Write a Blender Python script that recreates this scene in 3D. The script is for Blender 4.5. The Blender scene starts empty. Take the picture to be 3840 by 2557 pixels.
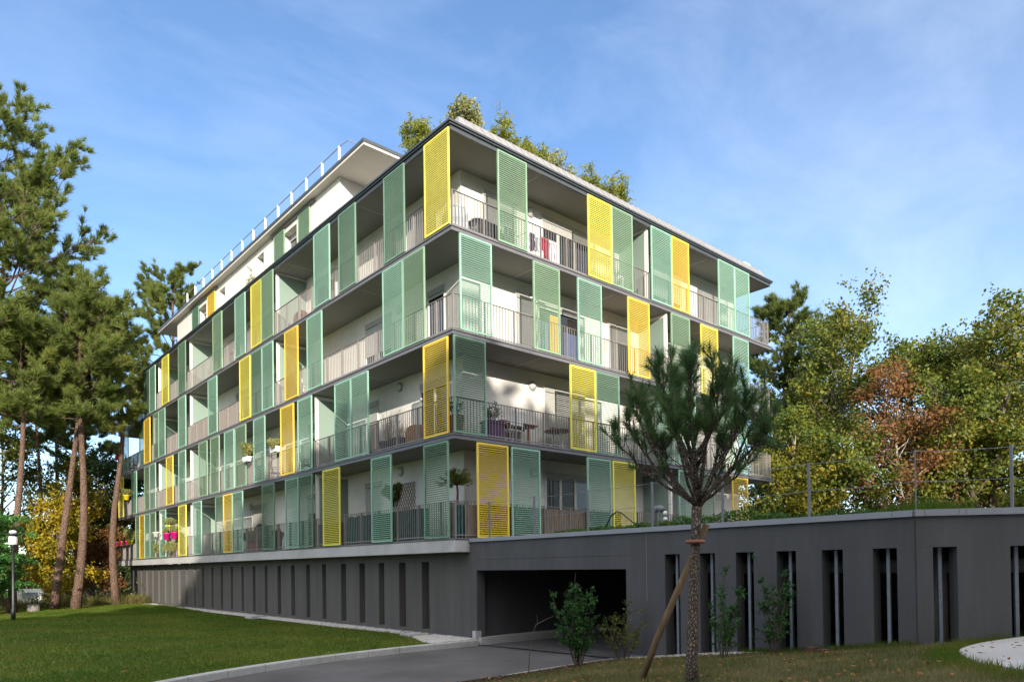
import bpy, math, random
import numpy as np
from mathutils import Vector, Matrix

scene = bpy.context.scene
COL = scene.collection
PI = math.pi

# ------------------------------------------------------------------ materials
def new_mat(name):
    m = bpy.data.materials.new(name)
    m.use_nodes = True
    nt = m.node_tree
    for n in list(nt.nodes):
        nt.nodes.remove(n)
    out = nt.nodes.new('ShaderNodeOutputMaterial')
    return m, nt, out

def lk(nt, a, b):
    nt.links.new(a, b)

def surf(name, col, rough=0.6, var=0.12, scale=6.0, bump=0.0, bscale=60.0, spec=0.35, metal=0.0,
         stretch=(1, 1, 1), var2=0.0, scale2=0.6, objrand=0.0):
    """Principled with two octaves of procedural colour wear and optional bump."""
    m, nt, out = new_mat(name)
    b = nt.nodes.new('ShaderNodeBsdfPrincipled')
    b.inputs['Roughness'].default_value = rough
    b.inputs['Metallic'].default_value = metal
    b.inputs['Specular IOR Level'].default_value = spec
    geo = nt.nodes.new('ShaderNodeNewGeometry')
    mp = nt.nodes.new('ShaderNodeMapping')
    mp.inputs['Scale'].default_value = stretch
    lk(nt, geo.outputs['Position'], mp.inputs['Vector'])
    n1 = nt.nodes.new('ShaderNodeTexNoise')
    n1.inputs['Scale'].default_value = scale
    n1.inputs['Detail'].default_value = 6
    lk(nt, mp.outputs['Vector'], n1.inputs['Vector'])
    r = nt.nodes.new('ShaderNodeMapRange')
    r.inputs['From Min'].default_value = 0.25
    r.inputs['From Max'].default_value = 0.75
    r.inputs['To Min'].default_value = 1 - var
    r.inputs['To Max'].default_value = 1 + var
    lk(nt, n1.outputs['Fac'], r.inputs['Value'])
    val = r.outputs['Result']
    if var2:
        n2 = nt.nodes.new('ShaderNodeTexNoise')
        n2.inputs['Scale'].default_value = scale2
        n2.inputs['Detail'].default_value = 3
        lk(nt, mp.outputs['Vector'], n2.inputs['Vector'])
        r2 = nt.nodes.new('ShaderNodeMapRange')
        r2.inputs['From Min'].default_value = 0.3
        r2.inputs['From Max'].default_value = 0.7
        r2.inputs['To Min'].default_value = 1 - var2
        r2.inputs['To Max'].default_value = 1 + var2
        lk(nt, n2.outputs['Fac'], r2.inputs['Value'])
        mm = nt.nodes.new('ShaderNodeMath'); mm.operation = 'MULTIPLY'
        lk(nt, val, mm.inputs[0]); lk(nt, r2.outputs['Result'], mm.inputs[1])
        val = mm.outputs[0]
    if objrand:
        oi = nt.nodes.new('ShaderNodeObjectInfo')
        r4 = nt.nodes.new('ShaderNodeMapRange'); r4.inputs['To Min'].default_value = 1 - objrand; r4.inputs['To Max'].default_value = 1 + objrand
        lk(nt, oi.outputs['Random'], r4.inputs['Value'])
        m4 = nt.nodes.new('ShaderNodeMath'); m4.operation = 'MULTIPLY'
        lk(nt, val, m4.inputs[0]); lk(nt, r4.outputs['Result'], m4.inputs[1]); val = m4.outputs[0]
    vm = nt.nodes.new('ShaderNodeVectorMath'); vm.operation = 'SCALE'
    vm.inputs[0].default_value = col
    lk(nt, val, vm.inputs['Scale'])
    lk(nt, vm.outputs['Vector'], b.inputs['Base Color'])
    if bump:
        n3 = nt.nodes.new('ShaderNodeTexNoise')
        n3.inputs['Scale'].default_value = bscale
        n3.inputs['Detail'].default_value = 4
        lk(nt, mp.outputs['Vector'], n3.inputs['Vector'])
        bp = nt.nodes.new('ShaderNodeBump')
        bp.inputs['Strength'].default_value = bump
        bp.inputs['Distance'].default_value = 0.02
        lk(nt, n3.outputs['Fac'], bp.inputs['Height'])
        lk(nt, bp.outputs['Normal'], b.inputs['Normal'])
    lk(nt, b.outputs['BSDF'], out.inputs['Surface'])
    return m

def foliage(name, cols, trans=0.3, rough=0.55, nscale=0.35, dark=0.75):
    """Leaf material: hue picked per leaf (island) plus clumps from position noise; translucent."""
    m, nt, out = new_mat(name)
    geo = nt.nodes.new('ShaderNodeNewGeometry')
    n = nt.nodes.new('ShaderNodeTexNoise'); n.inputs['Scale'].default_value = nscale
    n.inputs['Detail'].default_value = 3
    lk(nt, geo.outputs['Position'], n.inputs['Vector'])
    mr = nt.nodes.new('ShaderNodeMapRange')
    mr.inputs['From Min'].default_value = 0.3; mr.inputs['From Max'].default_value = 0.7
    lk(nt, n.outputs['Fac'], mr.inputs['Value'])
    mix = nt.nodes.new('ShaderNodeMath'); mix.operation = 'MULTIPLY_ADD'
    mix.inputs[1].default_value = 0.55
    lk(nt, mr.outputs['Result'], mix.inputs[0])
    sc = nt.nodes.new('ShaderNodeMath'); sc.operation = 'MULTIPLY'; sc.inputs[1].default_value = 0.45
    lk(nt, geo.outputs['Random Per Island'], sc.inputs[0])
    lk(nt, sc.outputs[0], mix.inputs[2])
    cr = nt.nodes.new('ShaderNodeValToRGB')
    els = cr.color_ramp.elements
    while len(els) < len(cols):
        els.new(0.5)
    for i, c in enumerate(cols):
        els[i].position = i / (len(cols) - 1) if len(cols) > 1 else 0
        els[i].color = (*c, 1)
    lk(nt, mix.outputs[0], cr.inputs['Fac'])
    d = nt.nodes.new('ShaderNodeBsdfPrincipled')
    d.inputs['Roughness'].default_value = rough
    d.inputs['Specular IOR Level'].default_value = 0.25
    lk(nt, cr.outputs['Color'], d.inputs['Base Color'])
    t = nt.nodes.new('ShaderNodeBsdfTranslucent')
    lk(nt, cr.outputs['Color'], t.inputs['Color'])
    ms = nt.nodes.new('ShaderNodeMixShader'); ms.inputs['Fac'].default_value = trans
    lk(nt, d.outputs['BSDF'], ms.inputs[1]); lk(nt, t.outputs['BSDF'], ms.inputs[2])
    lk(nt, ms.outputs['Shader'], out.inputs['Surface'])
    return m

def bark(name, c1, c2, scale=9.0, zs=0.25, bump=0.8):
    m, nt, out = new_mat(name)
    geo = nt.nodes.new('ShaderNodeNewGeometry')
    mp = nt.nodes.new('ShaderNodeMapping'); mp.inputs['Scale'].default_value = (1, 1, zs)
    lk(nt, geo.outputs['Position'], mp.inputs['Vector'])
    v = nt.nodes.new('ShaderNodeTexVoronoi'); v.inputs['Scale'].default_value = scale * 1.6
    v.feature = 'DISTANCE_TO_EDGE'
    lk(nt, mp.outputs['Vector'], v.inputs['Vector'])
    n = nt.nodes.new('ShaderNodeTexNoise'); n.inputs['Scale'].default_value = scale
    n.inputs['Detail'].default_value = 6
    lk(nt, mp.outputs['Vector'], n.inputs['Vector'])
    vr = nt.nodes.new('ShaderNodeMapRange'); vr.inputs['From Max'].default_value = 0.25
    lk(nt, v.outputs['Distance'], vr.inputs['Value'])
    mu = nt.nodes.new('ShaderNodeMath'); mu.operation = 'MULTIPLY'
    lk(nt, vr.outputs['Result'], mu.inputs[0]); lk(nt, n.outputs['Fac'], mu.inputs[1])
    cr = nt.nodes.new('ShaderNodeValToRGB')
    cr.color_ramp.elements[0].color = (*c1, 1); cr.color_ramp.elements[1].color = (*c2, 1)
    cr.color_ramp.elements[1].position = 0.6
    lk(nt, mu.outputs[0], cr.inputs['Fac'])
    b = nt.nodes.new('ShaderNodeBsdfPrincipled'); b.inputs['Roughness'].default_value = 0.9
    b.inputs['Specular IOR Level'].default_value = 0.15
    lk(nt, cr.outputs['Color'], b.inputs['Base Color'])
    bp = nt.nodes.new('ShaderNodeBump'); bp.inputs['Strength'].default_value = bump
    bp.inputs['Distance'].default_value = 0.03
    lk(nt, mu.outputs[0], bp.inputs['Height']); lk(nt, bp.outputs['Normal'], b.inputs['Normal'])
    lk(nt, b.outputs['BSDF'], out.inputs['Surface'])
    return m

M = {}
M['white'] = surf('white_render', (.66, .65, .63), .8, .06, 3, .15, 90, .2, var2=.04)
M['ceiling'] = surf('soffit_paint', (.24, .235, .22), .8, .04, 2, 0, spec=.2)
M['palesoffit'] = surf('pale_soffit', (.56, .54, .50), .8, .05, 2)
M['partition'] = surf('pale_green_board', (.22, .30, .26), .45, .03, 2)
M['steel'] = surf('grey_steel', (.135, .135, .15), .45, .1, 8, spec=.5)
M['railsteel'] = surf('railing_steel', (.20, .19, .185), .5, .1, 8, spec=.4)
M['gutter'] = surf('dark_gutter', (.055, .065, .075), .35, .1, 5, spec=.5)
M['zinc'] = surf('pale_zinc', (.25, .25, .26), .65, .10, 2.0, metal=.0, spec=.5, stretch=(3, 3, .4), var2=.06)
M['concrete'] = surf('pale_concrete', (.40, .40, .41), .85, .10, 2.5, .3, 60, .2, var2=.10)
M['darkwall'] = surf('dark_grey_render', (.082, .084, .090), .88, .08, 9, .35, 120, .2, stretch=(1, 1, .16), var2=.10, scale2=1.1)
M['basewall'] = surf('base_grey_render', (.098, .095, .093), .88, .08, 9, .35, 120, .2, stretch=(1, 1, .10), var2=.14, scale2=1.2)
M['coping'] = surf('grey_blue_coping', (.235, .25, .285), .45, .08, 3, spec=.5)
M['galv'] = surf('galvanised_steel', (.17, .20, .24), .5, .18, 14, spec=.5)
M['duct'] = surf('duct_insulation', (.30, .32, .34), .7, .15, 6)
M['blockwork'] = surf('raw_concrete', (.26, .25, .235), .9, .18, 5, .5, 40)
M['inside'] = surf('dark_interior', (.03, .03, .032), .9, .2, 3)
M['asphalt'] = surf('asphalt', (.105, .102, .106), .88, .25, 40, .5, 220, .25, var2=.28, scale2=.6)
M['kerb'] = surf('kerb_concrete', (.36, .37, .37), .85, .12, 7, .3, 80, .2, var2=.1, scale2=1.2)
M['pathconc'] = surf('pale_path_concrete', (.42, .42, .42), .9, .25, 60, .4, 150, .2, var2=.08, scale2=.6)
M['soil'] = surf('forest_soil', (.10, .085, .05), .95, .3, 3, .6, 30, .1, var2=.2)
M['lawnsoil'] = surf('lawn_turf', (.085, .115, .020), .95, .30, 30, .5, 90, .1, var2=.3, scale2=.5)
M['mulch'] = surf('bark_mulch', (.060, .040, .030), .95, .5, 30, .8, 60, .1)
M['pebble'] = surf('white_pebbles', (.44, .43, .41), .8, .3, 12, .2, 40)
M['glass'] = surf('window_glass', (.022, .026, .032), .06, .1, 2, spec=.7)
M['pvc'] = surf('white_frame', (.72, .72, .70), .5, .04, 4)
M['shutterbox'] = surf('grey_roller_shutter', (.34, .34, .33), .6, .05, 4)
M['rollslat'] = surf('roller_slats', (.40, .41, .40), .55, .06, 4)
M['lampglass'] = surf('frosted_lamp_glass', (.55, .57, .58), .25, .03, 5, spec=.6)
M['reed'] = surf('reed_mat', (.20, .16, .125), .9, .45, 55, .5, 90, .1, stretch=(1, 1, .03), var2=.2, scale2=1)
M['slatwood'] = surf('grey_brown_boards', (.33, .26, .20), .85, .35, 30, .4, 60, .15, stretch=(1, 1, .05), var2=.15, scale2=1)
M['greencloth'] = surf('dark_green_cloth', (.010, .060, .062), .8, .2, 8, .3, 20, .1)
M['stone'] = surf('granite_chip', (.19, .175, .155), .9, .4, 40, .3, 80)
M['purple'] = surf('purple_plastic', (.055, .012, .07), .4, .08, 4)
M['oak'] = surf('red_brown_wood', (.13, .040, .022), .55, .3, 14, stretch=(1, 1, 6))
M['lightwood'] = surf('pine_pole', (.17, .115, .07), .8, .3, 20, .4, 50, .15, stretch=(1, 1, .15))
M['sleeper'] = surf('sleeper_wood', (.085, .055, .038), .9, .4, 18, .5, 40, .1)
M['whitepaint'] = surf('white_paint', (.72, .73, .74), .4, .04, 4)
M['tarp'] = surf('silver_tarpaulin', (.36, .39, .42), .35, .25, 7, .5, 9, .5)
M['darkcover'] = surf('charcoal_cover', (.03, .035, .045), .5, .2, 6, .4, 9)
M['greencover'] = surf('green_cover', (.012, .13, .10), .4, .25, 7, .6, 12)
M['terracotta'] = surf('terracotta', (.30, .10, .05), .75, .15, 8)
M['magenta'] = surf('magenta_plastic', (.62, .012, .22), .4, .05, 4)
M['yellowpot'] = surf('yellow_plastic', (.80, .68, .02), .4, .05, 4)
M['wicker'] = surf('wicker', (.20, .12, .07), .85, .4, 45, .6, 60)
M['blackmetal'] = surf('black_painted_steel', (.015, .018, .02), .4, .1, 6, spec=.5)
M['rubber'] = surf('orange_strap', (.26, .11, .075), .7, .2, 30)
M['drystalk'] = surf('dry_stalks', (.24, .15, .09), .9, .3, 12)
M['curtain'] = surf('amber_curtain', (.62, .34, .03), .8, .1, 6, stretch=(6, 6, .2))
M['bluepane'] = surf('blue_blind', (.16, .22, .46), .6, .05, 3)
M['clothA'] = surf('white_laundry', (.62, .62, .66), .85, .1, 6)
M['clothB'] = surf('dark_laundry', (.05, .05, .075), .85, .1, 6)
M['clothC'] = surf('red_laundry', (.30, .02, .05), .85, .1, 6)
M['clothD'] = surf('blue_laundry', (.12, .18, .33), .85, .1, 6)
M['palewall'] = surf('pale_house_render', (.62, .58, .52), .85, .06, 3)
M['concpipe'] = surf('grey_pipe', (.16, .17, .185), .6, .1, 6)
M['rooftile'] = surf('roof_felt', (.12, .11, .10), .9, .2, 6)
SH = {
    'm': surf('mint_louvre', (.25, .44, .35), .42, .07, 5, spec=.4, var2=.07, scale2=.7, objrand=.08),
    's': surf('sage_louvre', (.225, .355, .24), .42, .07, 5, spec=.4, var2=.07, scale2=.7, objrand=.08),
    'd': surf('bottle_green_louvre', (.15, .265, .19), .42, .07, 5, spec=.4, var2=.07, scale2=.7, objrand=.08),
    'l': surf('lemon_louvre', (.69, .63, .10), .42, .07, 5, spec=.4, var2=.07, scale2=.7, objrand=.08),
    'a': surf('amber_louvre', (.76, .55, .075), .42, .07, 5, spec=.4, var2=.07, scale2=.7, objrand=.08),
}
SHN = {'m': 'mint', 's': 'sage', 'd': 'bottle green', 'l': 'lemon yellow', 'a': 'amber yellow'}
M['barkpine'] = bark('pine_bark', (.05, .032, .026), (.22, .145, .11), 13, .35)
M['barkyoung'] = bark('young_pine_bark', (.035, .025, .020), (.24, .20, .165), 22, .6)
M['barkgrey'] = bark('grey_bark', (.05, .042, .032), (.20, .17, .13), 7, .25, .5)
M['barkpale'] = bark('pale_bark', (.14, .12, .10), (.42, .38, .32), 5, .3, .4)
M['twig'] = surf('brown_twig', (.085, .065, .05), .9, .3, 20)
M['needle'] = foliage('pine_needles', [(.05, .085, .025), (.10, .145, .038), (.20, .225, .06)], .38, .5, .5)
M['needledark'] = foliage('young_pine_needles', [(.045, .11, .042), (.08, .165, .055), (.15, .23, .075)], .38, .45, 1.2)
M['needlebright'] = foliage('sunny_pine_needles', [(.075, .115, .03), (.15, .20, .048), (.27, .28, .07)], .42, .5, .5)
M['leafyg'] = foliage('autumn_yellow_green', [(.05, .085, .014), (.12, .145, .018), (.25, .21, .020), (.36, .26, .018)], .35, .5, .45)
M['leafg'] = foliage('mid_green_leaves', [(.03, .07, .014), (.075, .125, .02), (.15, .17, .026), (.26, .21, .026)], .32, .5, .4)
M['leafo'] = foliage('russet_leaves', [(.09, .055, .02), (.16, .075, .028), (.23, .105, .036), (.13, .115, .026)], .3, .55, .6)
M['leafdk'] = foliage('dark_green_leaves', [(.018, .045, .012), (.04, .08, .018), (.085, .12, .024)], .28, .5, .4)
M['leafgold'] = foliage('golden_leaves', [(.12, .14, .018), (.25, .22, .018), (.40, .29, .02), (.34, .19, .02)], .35, .5, .5)
M['leafmix'] = foliage('green_gold_leaves', [(.04, .08, .014), (.09, .135, .02), (.17, .175, .024), (.30, .22, .026)], .32, .5, .4)
M['leafmim'] = foliage('feathery_green', [(.035, .12, .03), (.065, .19, .045), (.13, .26, .055)], .35, .5, .5)
M['leafshrub'] = foliage('shrub_leaves', [(.014, .06, .016), (.03, .10, .024), (.06, .14, .03)], .25, .4, 3)
M['leafbamboo'] = foliage('bamboo_leaves', [(.10, .15, .025), (.21, .235, .035), (.33, .32, .05)], .35, .5, 1.5)
M['leafolive'] = foliage('olive_leaves', [(.16, .19, .07), (.25, .265, .10), (.34, .33, .13)], .3, .5, 1.2)
M['leafhedge'] = foliage('hedge_leaves', [(.02, .07, .012), (.05, .12, .018), (.10, .16, .02)], .3, .45, 1.5)
M['grass'] = foliage('grass_blades', [(.045, .125, .012), (.095, .16, .016), (.22, .185, .038)], .55, .6, .45)
M['grassdry'] = foliage('dry_grass', [(.07, .10, .025), (.15, .15, .05), (.28, .235, .11)], .3, .6, .9)
M['weed'] = foliage('dry_undergrowth', [(.05, .065, .018), (.12, .11, .035), (.22, .17, .07)], .3, .6, .6)
M['petal'] = foliage('pink_petals', [(.5, .12, .2), (.6, .3, .3), (.7, .5, .5)], .3, .5, 4)
M['fallen'] = foliage('fallen_leaves', [(.12, .05, .02), (.24, .10, .03), (.34, .20, .05)], .1, .7, 4)
M['woodfar'] = foliage('far_wood', [(.022, .045, .012), (.06, .08, .016), (.15, .13, .02), (.20, .11, .025)], .3, .6, .12)

# ------------------------------------------------------------------ mesh helpers
class MB:
    def __init__(s):
        s.v = []; s.f = []
    def box(s, x0, x1, y0, y1, z0, z1, mat=None):
        b = len(s.v)
        P = [(x0, y0, z0), (x1, y0, z0), (x1, y1, z0), (x0, y1, z0), (x0, y0, z1), (x1, y0, z1), (x1, y1, z1), (x0, y1, z1)]
        if mat is not None:
            P = [tuple(mat @ Vector(p)) for p in P]
        s.v += P
        s.f += [tuple(b + i for i in q) for q in ((0, 3, 2, 1), (4, 5, 6, 7), (0, 1, 5, 4), (1, 2, 6, 5), (2, 3, 7, 6), (3, 0, 4, 7))]
        return s
    def poly(s, pts):
        b = len(s.v); s.v += [tuple(p) for p in pts]; s.f.append(tuple(range(b, b + len(pts)))); return s
    def prism(s, pts, z0, z1):
        n = len(pts); b = len(s.v)
        s.v += [(p[0], p[1], z0) for p in pts] + [(p[0], p[1], z1) for p in pts]
        s.f.append(tuple(b + i for i in reversed(range(n)))); s.f.append(tuple(b + n + i for i in range(n)))
        for i in range(n):
            j = (i + 1) % n
            s.f.append((b + i, b + j, b + n + j, b + n + i))
        return s
    def tube(s, pts, rad, n=6, cap=True):
        pts = [Vector(p) for p in pts]
        if not hasattr(rad, '__len__'):
            rad = [rad] * len(pts)
        b = len(s.v); m = len(pts)
        ref = Vector((0.3, 0.2, 1)).normalized()
        for i, p in enumerate(pts):
            d = (pts[min(i + 1, m - 1)] - pts[max(i - 1, 0)]).normalized()
            a = d.cross(ref)
            if a.length < .15:
                a = d.cross(Vector((1, 0, 0)))
            a.normalize(); c = d.cross(a)
            for k in range(n):
                t = 2 * PI * k / n
                s.v.append(tuple(p + (a * math.cos(t) + c * math.sin(t)) * rad[i]))
        for i in range(m - 1):
            for k in range(n):
                k2 = (k + 1) % n
                s.f.append((b + i * n + k, b + i * n + k2, b + (i + 1) * n + k2, b + (i + 1) * n + k))
        if cap:
            s.f.append(tuple(b + k for k in reversed(range(n))))
            s.f.append(tuple(b + (m - 1) * n + k for k in range(n)))
        return s
    def lathe(s, c, prof, n=16):
        b = len(s.v); c = Vector(c)
        for r, z in prof:
            for k in range(n):
                t = 2 * PI * k / n
                s.v.append((c.x + r * math.cos(t), c.y + r * math.sin(t), c.z + z))
        for i in range(len(prof) - 1):
            for k in range(n):
                k2 = (k + 1) % n
                s.f.append((b + i * n + k, b + i * n + k2, b + (i + 1) * n + k2, b + (i + 1) * n + k))
        s.f.append(tuple(b + k for k in reversed(range(n))))
        s.f.append(tuple(b + (len(prof) - 1) * n + k for k in range(n)))
        return s
    def build(s, name, mat, parent=None, smooth=False, loc=None):
        me = bpy.data.meshes.new(name)
        me.from_pydata(s.v, [], s.f)
        me.materials.append(mat)
        if smooth:
            me.polygons.foreach_set('use_smooth', [True] * len(me.polygons))
        return link(name, me, parent, loc)

def link(name, me, parent=None, loc=None):
    o = bpy.data.objects.new(name, me)
    COL.objects.link(o)
    if parent is not None:
        o.parent = parent
    if loc is not None:
        o.location = loc
    return o

def npmesh(name, V, F, mat):
    """V (n,3), F (m,k) numpy -> mesh data."""
    me = bpy.data.meshes.new(name)
    m, k = F.shape
    me.vertices.add(len(V)); me.vertices.foreach_set('co', np.asarray(V, dtype=np.float32).ravel())
    me.loops.add(m * k); me.loops.foreach_set('vertex_index', np.asarray(F, dtype=np.int32).ravel())
    me.polygons.add(m)
    me.polygons.foreach_set('loop_start', np.arange(0, m * k, k, dtype=np.int32))
    me.polygons.foreach_set('loop_total', np.full(m, k, dtype=np.int32))
    me.update(calc_edges=True)
    me.materials.append(mat)
    return me

def empty(name, loc=(0, 0, 0), rz=0):
    o = bpy.data.objects.new(name, None)
    COL.objects.link(o); o.location = loc; o.rotation_euler = (0, 0, rz)
    o.empty_display_size = .3
    return o

def tag(o, label, cat, group=None):
    o['label'] = label; o['category'] = cat
    if group:
        o['group'] = group
    return o

def struct(o, kind='structure'):
    o['kind'] = kind
    return o

def unit(rng, n):
    v = rng.normal(size=(n, 3)); v /= np.linalg.norm(v, axis=1)[:, None] + 1e-9
    return v

def leaves(rng, P, size, aspect=.6, up=.3, fold=0.0):
    """one diamond leaf (quad) at each point P; returns V,F."""
    n = len(P)
    d = unit(rng, n); d[:, 2] -= up * .5; d /= np.linalg.norm(d, axis=1)[:, None]
    a = np.cross(d, unit(rng, n)); a /= np.linalg.norm(a, axis=1)[:, None] + 1e-9
    s = size * rng.uniform(.65, 1.3, n)[:, None]
    w = a * s * aspect * .5
    mid = P + d * s * .45
    V = np.stack([P, mid + w, P + d * s, mid - w], 1).reshape(-1, 3)
    F = np.arange(4 * n).reshape(n, 4)
    return V, F

def needles(rng, P, D, m, length, width, spread=.75):
    """tufts: m thin triangles around direction D at each point P."""
    n = len(P)
    P = np.repeat(P, m, 0); D = np.repeat(D, m, 0)
    d = D + unit(rng, n * m) * spread; d /= np.linalg.norm(d, axis=1)[:, None] + 1e-9
    a = np.cross(d, unit(rng, n * m)); a /= np.linalg.norm(a, axis=1)[:, None] + 1e-9
    L = length * rng.uniform(.6, 1.15, n * m)[:, None]
    w = a * width * .5
    P = P - D * length * rng.uniform(0, .5, n * m)[:, None]
    V = np.stack([P - w, P + w, P + d * L], 1).reshape(-1, 3)
    return V, np.arange(3 * n * m).reshape(-1, 3)

# ------------------------------------------------------------------ camera (solved from the photograph)
CAM = Vector((-11.2088, -15.0975, -.7919))
r_ = Vector((.75252358, -.65843356, -.01317256)); u_ = Vector((.00129675, -.01852041, .99982764)); f_ = Vector((.65856403, .75241095, .01308322))
cd = bpy.data.cameras.new('Camera'); cam = bpy.data.objects.new('Camera', cd); COL.objects.link(cam)
mw = Matrix.Identity(4)
for i in range(3):
    mw[i][0] = r_[i]; mw[i][1] = u_[i]; mw[i][2] = -f_[i]; mw[i][3] = CAM[i]
cam.matrix_world = mw
cd.sensor_width = 36; cd.lens = 1620.155 / 2355 * 36; cd.shift_y = 498.717 / 2355
cd.clip_start = .1; cd.clip_end = 2000
scene.camera = cam

# ------------------------------------------------------------------ apartment building
HS = 2.8
XE, YE = 16.8, 37.45            # slab extents; right face is y=0, left face is x=0
CX1, CY1 = 16.4, 36.7           # heated core
B = tag(empty('apartment_building'), 'five storey apartment building wrapped in green and yellow louvred sliding screens', 'building')

def part(mb, name, mat, parent=None, smooth=False):
    return mb.build(name, M[mat] if isinstance(mat, str) else mat, parent or B, smooth)

# core walls, storey by storey so the slabs read as separate pieces
mb = MB()
mb.box(1.4, CX1, 1.4, CY1, .0, 11.0)
part(mb, 'wall', 'white')
for k in range(0, 4):
    z = k * HS
    mb = MB()
    if k == 0:
        mb.box(.06, XE - .06, .06, YE - .06, -.18, .0 - .004)
        mb.prism([(.02, .04), (XE, .04), (XE, YE - .02), (.02, YE - .02)], -.17, -.02)
    else:
        mb.box(.06, XE - .06, .06, YE - .06, z - .12, z - .004)
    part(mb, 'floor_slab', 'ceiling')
    # steel edge channel carrying the screen rails
    mb = MB()
    for a, b in ((z - .125, z - .03), (z - .026, z + .012)):
        o = .0 if b < z else -.03
        mb.box(o - .0, .055, o, YE, a, b)
        mb.box(.056, XE, o, .055, a, b)
        mb.box(XE - .055, XE + .0, .056, YE, a, b)
        mb.box(.056, XE - .056, YE - .055, YE, a, b)
    if k > 0:
        part(mb, 'edge_rail', 'steel')
    else:
        mb = MB(); mb.box(.0, .05, -.02, YE, -.024, .012); mb.box(.051, XE, -.02, .035, -.024, .012)
        part(mb, 'edge_rail', 'steel')
# roof slab, gutter
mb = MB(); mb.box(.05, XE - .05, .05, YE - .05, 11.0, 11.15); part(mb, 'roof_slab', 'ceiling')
mb = MB()
for i, (a, b, o) in enumerate(((10.985, 11.10, .0), (11.104, 11.15, -.05), (11.154, 11.21, -.09))):
    mb.box(o, .049, o, YE - o, a, b)
    mb.box(.0495, XE - o, o, .049, a, b)
    mb.box(XE - .049, XE - o, .0495, YE - o, a, b)
part(mb, 'gutter', 'gutter')
# standing seam zinc strip sloping up from the right-hand gutter
mb = MB()
z0, z1 = 11.2, 11.78
mb.poly([(.30, .0, z0), (XE - .1, .0, z0), (XE - .1, .42, z1), (.62, .42, z1)])
mb.poly([(.30, .0, z0), (.62, .42, z1), (.62, 3.0, z1), (.30, 3.0, z0)])
mb.poly([(.62, .42, z1), (XE - .1, .42, z1), (XE - .1, 3.0, z1), (.62, 3.0, z1)])
mb.poly([(XE - .1, .0, z0), (XE - .1, 3, z0), (XE - .1, 3, z1), (XE - .1, .42, z1)])
x = .75
while x < XE - .2:
    w = .008
    mb.poly([(x - w, -.008, z0 + .008), (x + w, -.008, z0 + .008), (x + w, .40, z1 + .010), (x - w, .40, z1 + .010)])
    mb.poly([(x - w, -.008, z0 + .008), (x - w, .40, z1 + .010), (x - w, .42, z1), (x - w, .0, z0)])
    mb.poly([(x + w, -.008, z0 + .008), (x + w, .0, z0), (x + w, .42, z1), (x + w, .40, z1 + .010)])
    x += .30
part(mb, 'zinc_edging', 'zinc')
mb = MB(); mb.box(16.25, 16.65, .9, 1.35, 11.3, 12.1); mb.box(16.20, 16.70, .85, 1.40, 12.1, 12.18)
part(mb, 'chimney', 'white')
# base beam under the left facade, and the dark base wall with slots
mb = MB()
BZ0, BZ1 = -.36, -.045
mb.box(.0, .5, .0, YE - .05, BZ0, BZ1)
part(mb, 'edge_beam', 'concrete')
slots = [(1.96, 2.35), (3.22, 3.59), (4.47, 4.81), (5.70, 6.07), (7.0, 7.36), (8.49, 8.81), (9.82, 10.13), (11.15, 11.49),
         (12.46, 12.8), (13.83, 14.11), (15.14, 15.44), (16.49, 16.78), (17.83, 18.14), (19.17, 19.45), (20.51, 20.78),
         (21.88, 22.16), (23.19, 23.49), (24.55, 24.83), (25.83, 26.13)]
y = 27.15
while y < 36:
    slots.append((y, y + .3)); y += 1.32
def slotted_wall(mb, y0, y1, z0, z1, sl, zb, zt, x=.5, d=.28):
    """wall in plane x with vertical recesses; the recess opens to depth d."""
    mb.box(x, x + d, y0, y1, zt, z1)
    mb.box(x, x + d, y0, y1, z0, zb)
    ya = y0
    for a, b in sorted(sl):
        mb.box(x, x + d, ya, a, zb, zt); ya = b
    mb.box(x, x + d, ya, y1, zb, zt)
mb = MB()
slotted_wall(mb, .0, 36.6, -3.2, -.37, slots, -2.57, -.60)
mb.box(.785, .9, .0, 36.6, -3.2, -.37)
part(mb, 'base_wall', 'basewall')
mb = MB(); mb.box(.47, .498, .1, 36.5, -2.85, -2.66); part(mb, 'damp_course', 'steel')

mb = None
for k in range(1, 5):
    zt = (k * HS - .12) if k < 4 else 11.0
    mb = MB()
    for y in [5.2 + 5.6 * i for i in range(6)]:
        mb.box(.2, 1.39, y, y + .012, zt - .004, zt - .0005)
    for x in (3.4, 6.9, 12.4):
        mb.box(x, x + .012, .2, 1.39, zt - .004, zt - .0005)
    part(mb, 'soffit_joint', 'pvc')
# railings -----------------------------------------------------------------
XR = .10
def railing(segs, z, name='balcony_railing'):
    """segs: list of ((x0,y0),(x1,y1)) plan segments."""
    mb = MB()
    for (xa, ya), (xb, yb) in segs:
        L = math.hypot(xb - xa, yb - ya); dx, dy = (xb - xa) / L, (yb - ya) / L
        rot = Matrix.Translation((xa, ya, z)) @ Matrix.Rotation(math.atan2(dy, dx), 4, 'Z')
        mb.box(0, L, -.022, .022, 1.0, 1.015, rot)
        mb.box(0, L, -.012, .012, .07, .10, rot)
        n = max(1, int(round(L / .11)))
        for i in range(n + 1):
            t = L * i / n
            if i % 10 == 0:
                mb.box(t - .014, t + .014, -.03, .03, .0, 1.0, rot)
            else:
                mb.box(t - .005, t + .005, -.0105, .0105, -.02, 1.0, rot)
    part(mb, name, 'railsteel')
PL = {0: [8.5, 22.7, 28.42], 1: [8.5, 22.7, 28.42], 2: [11.85, 22.7, 29.35], 3: [11.85, 22.7, 28.42]}
PR = {0: [9.8], 1: [9.75], 2: [9.66], 3: [8.62]}
def wrap(a, b):
    return a + .03, b - .03
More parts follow.
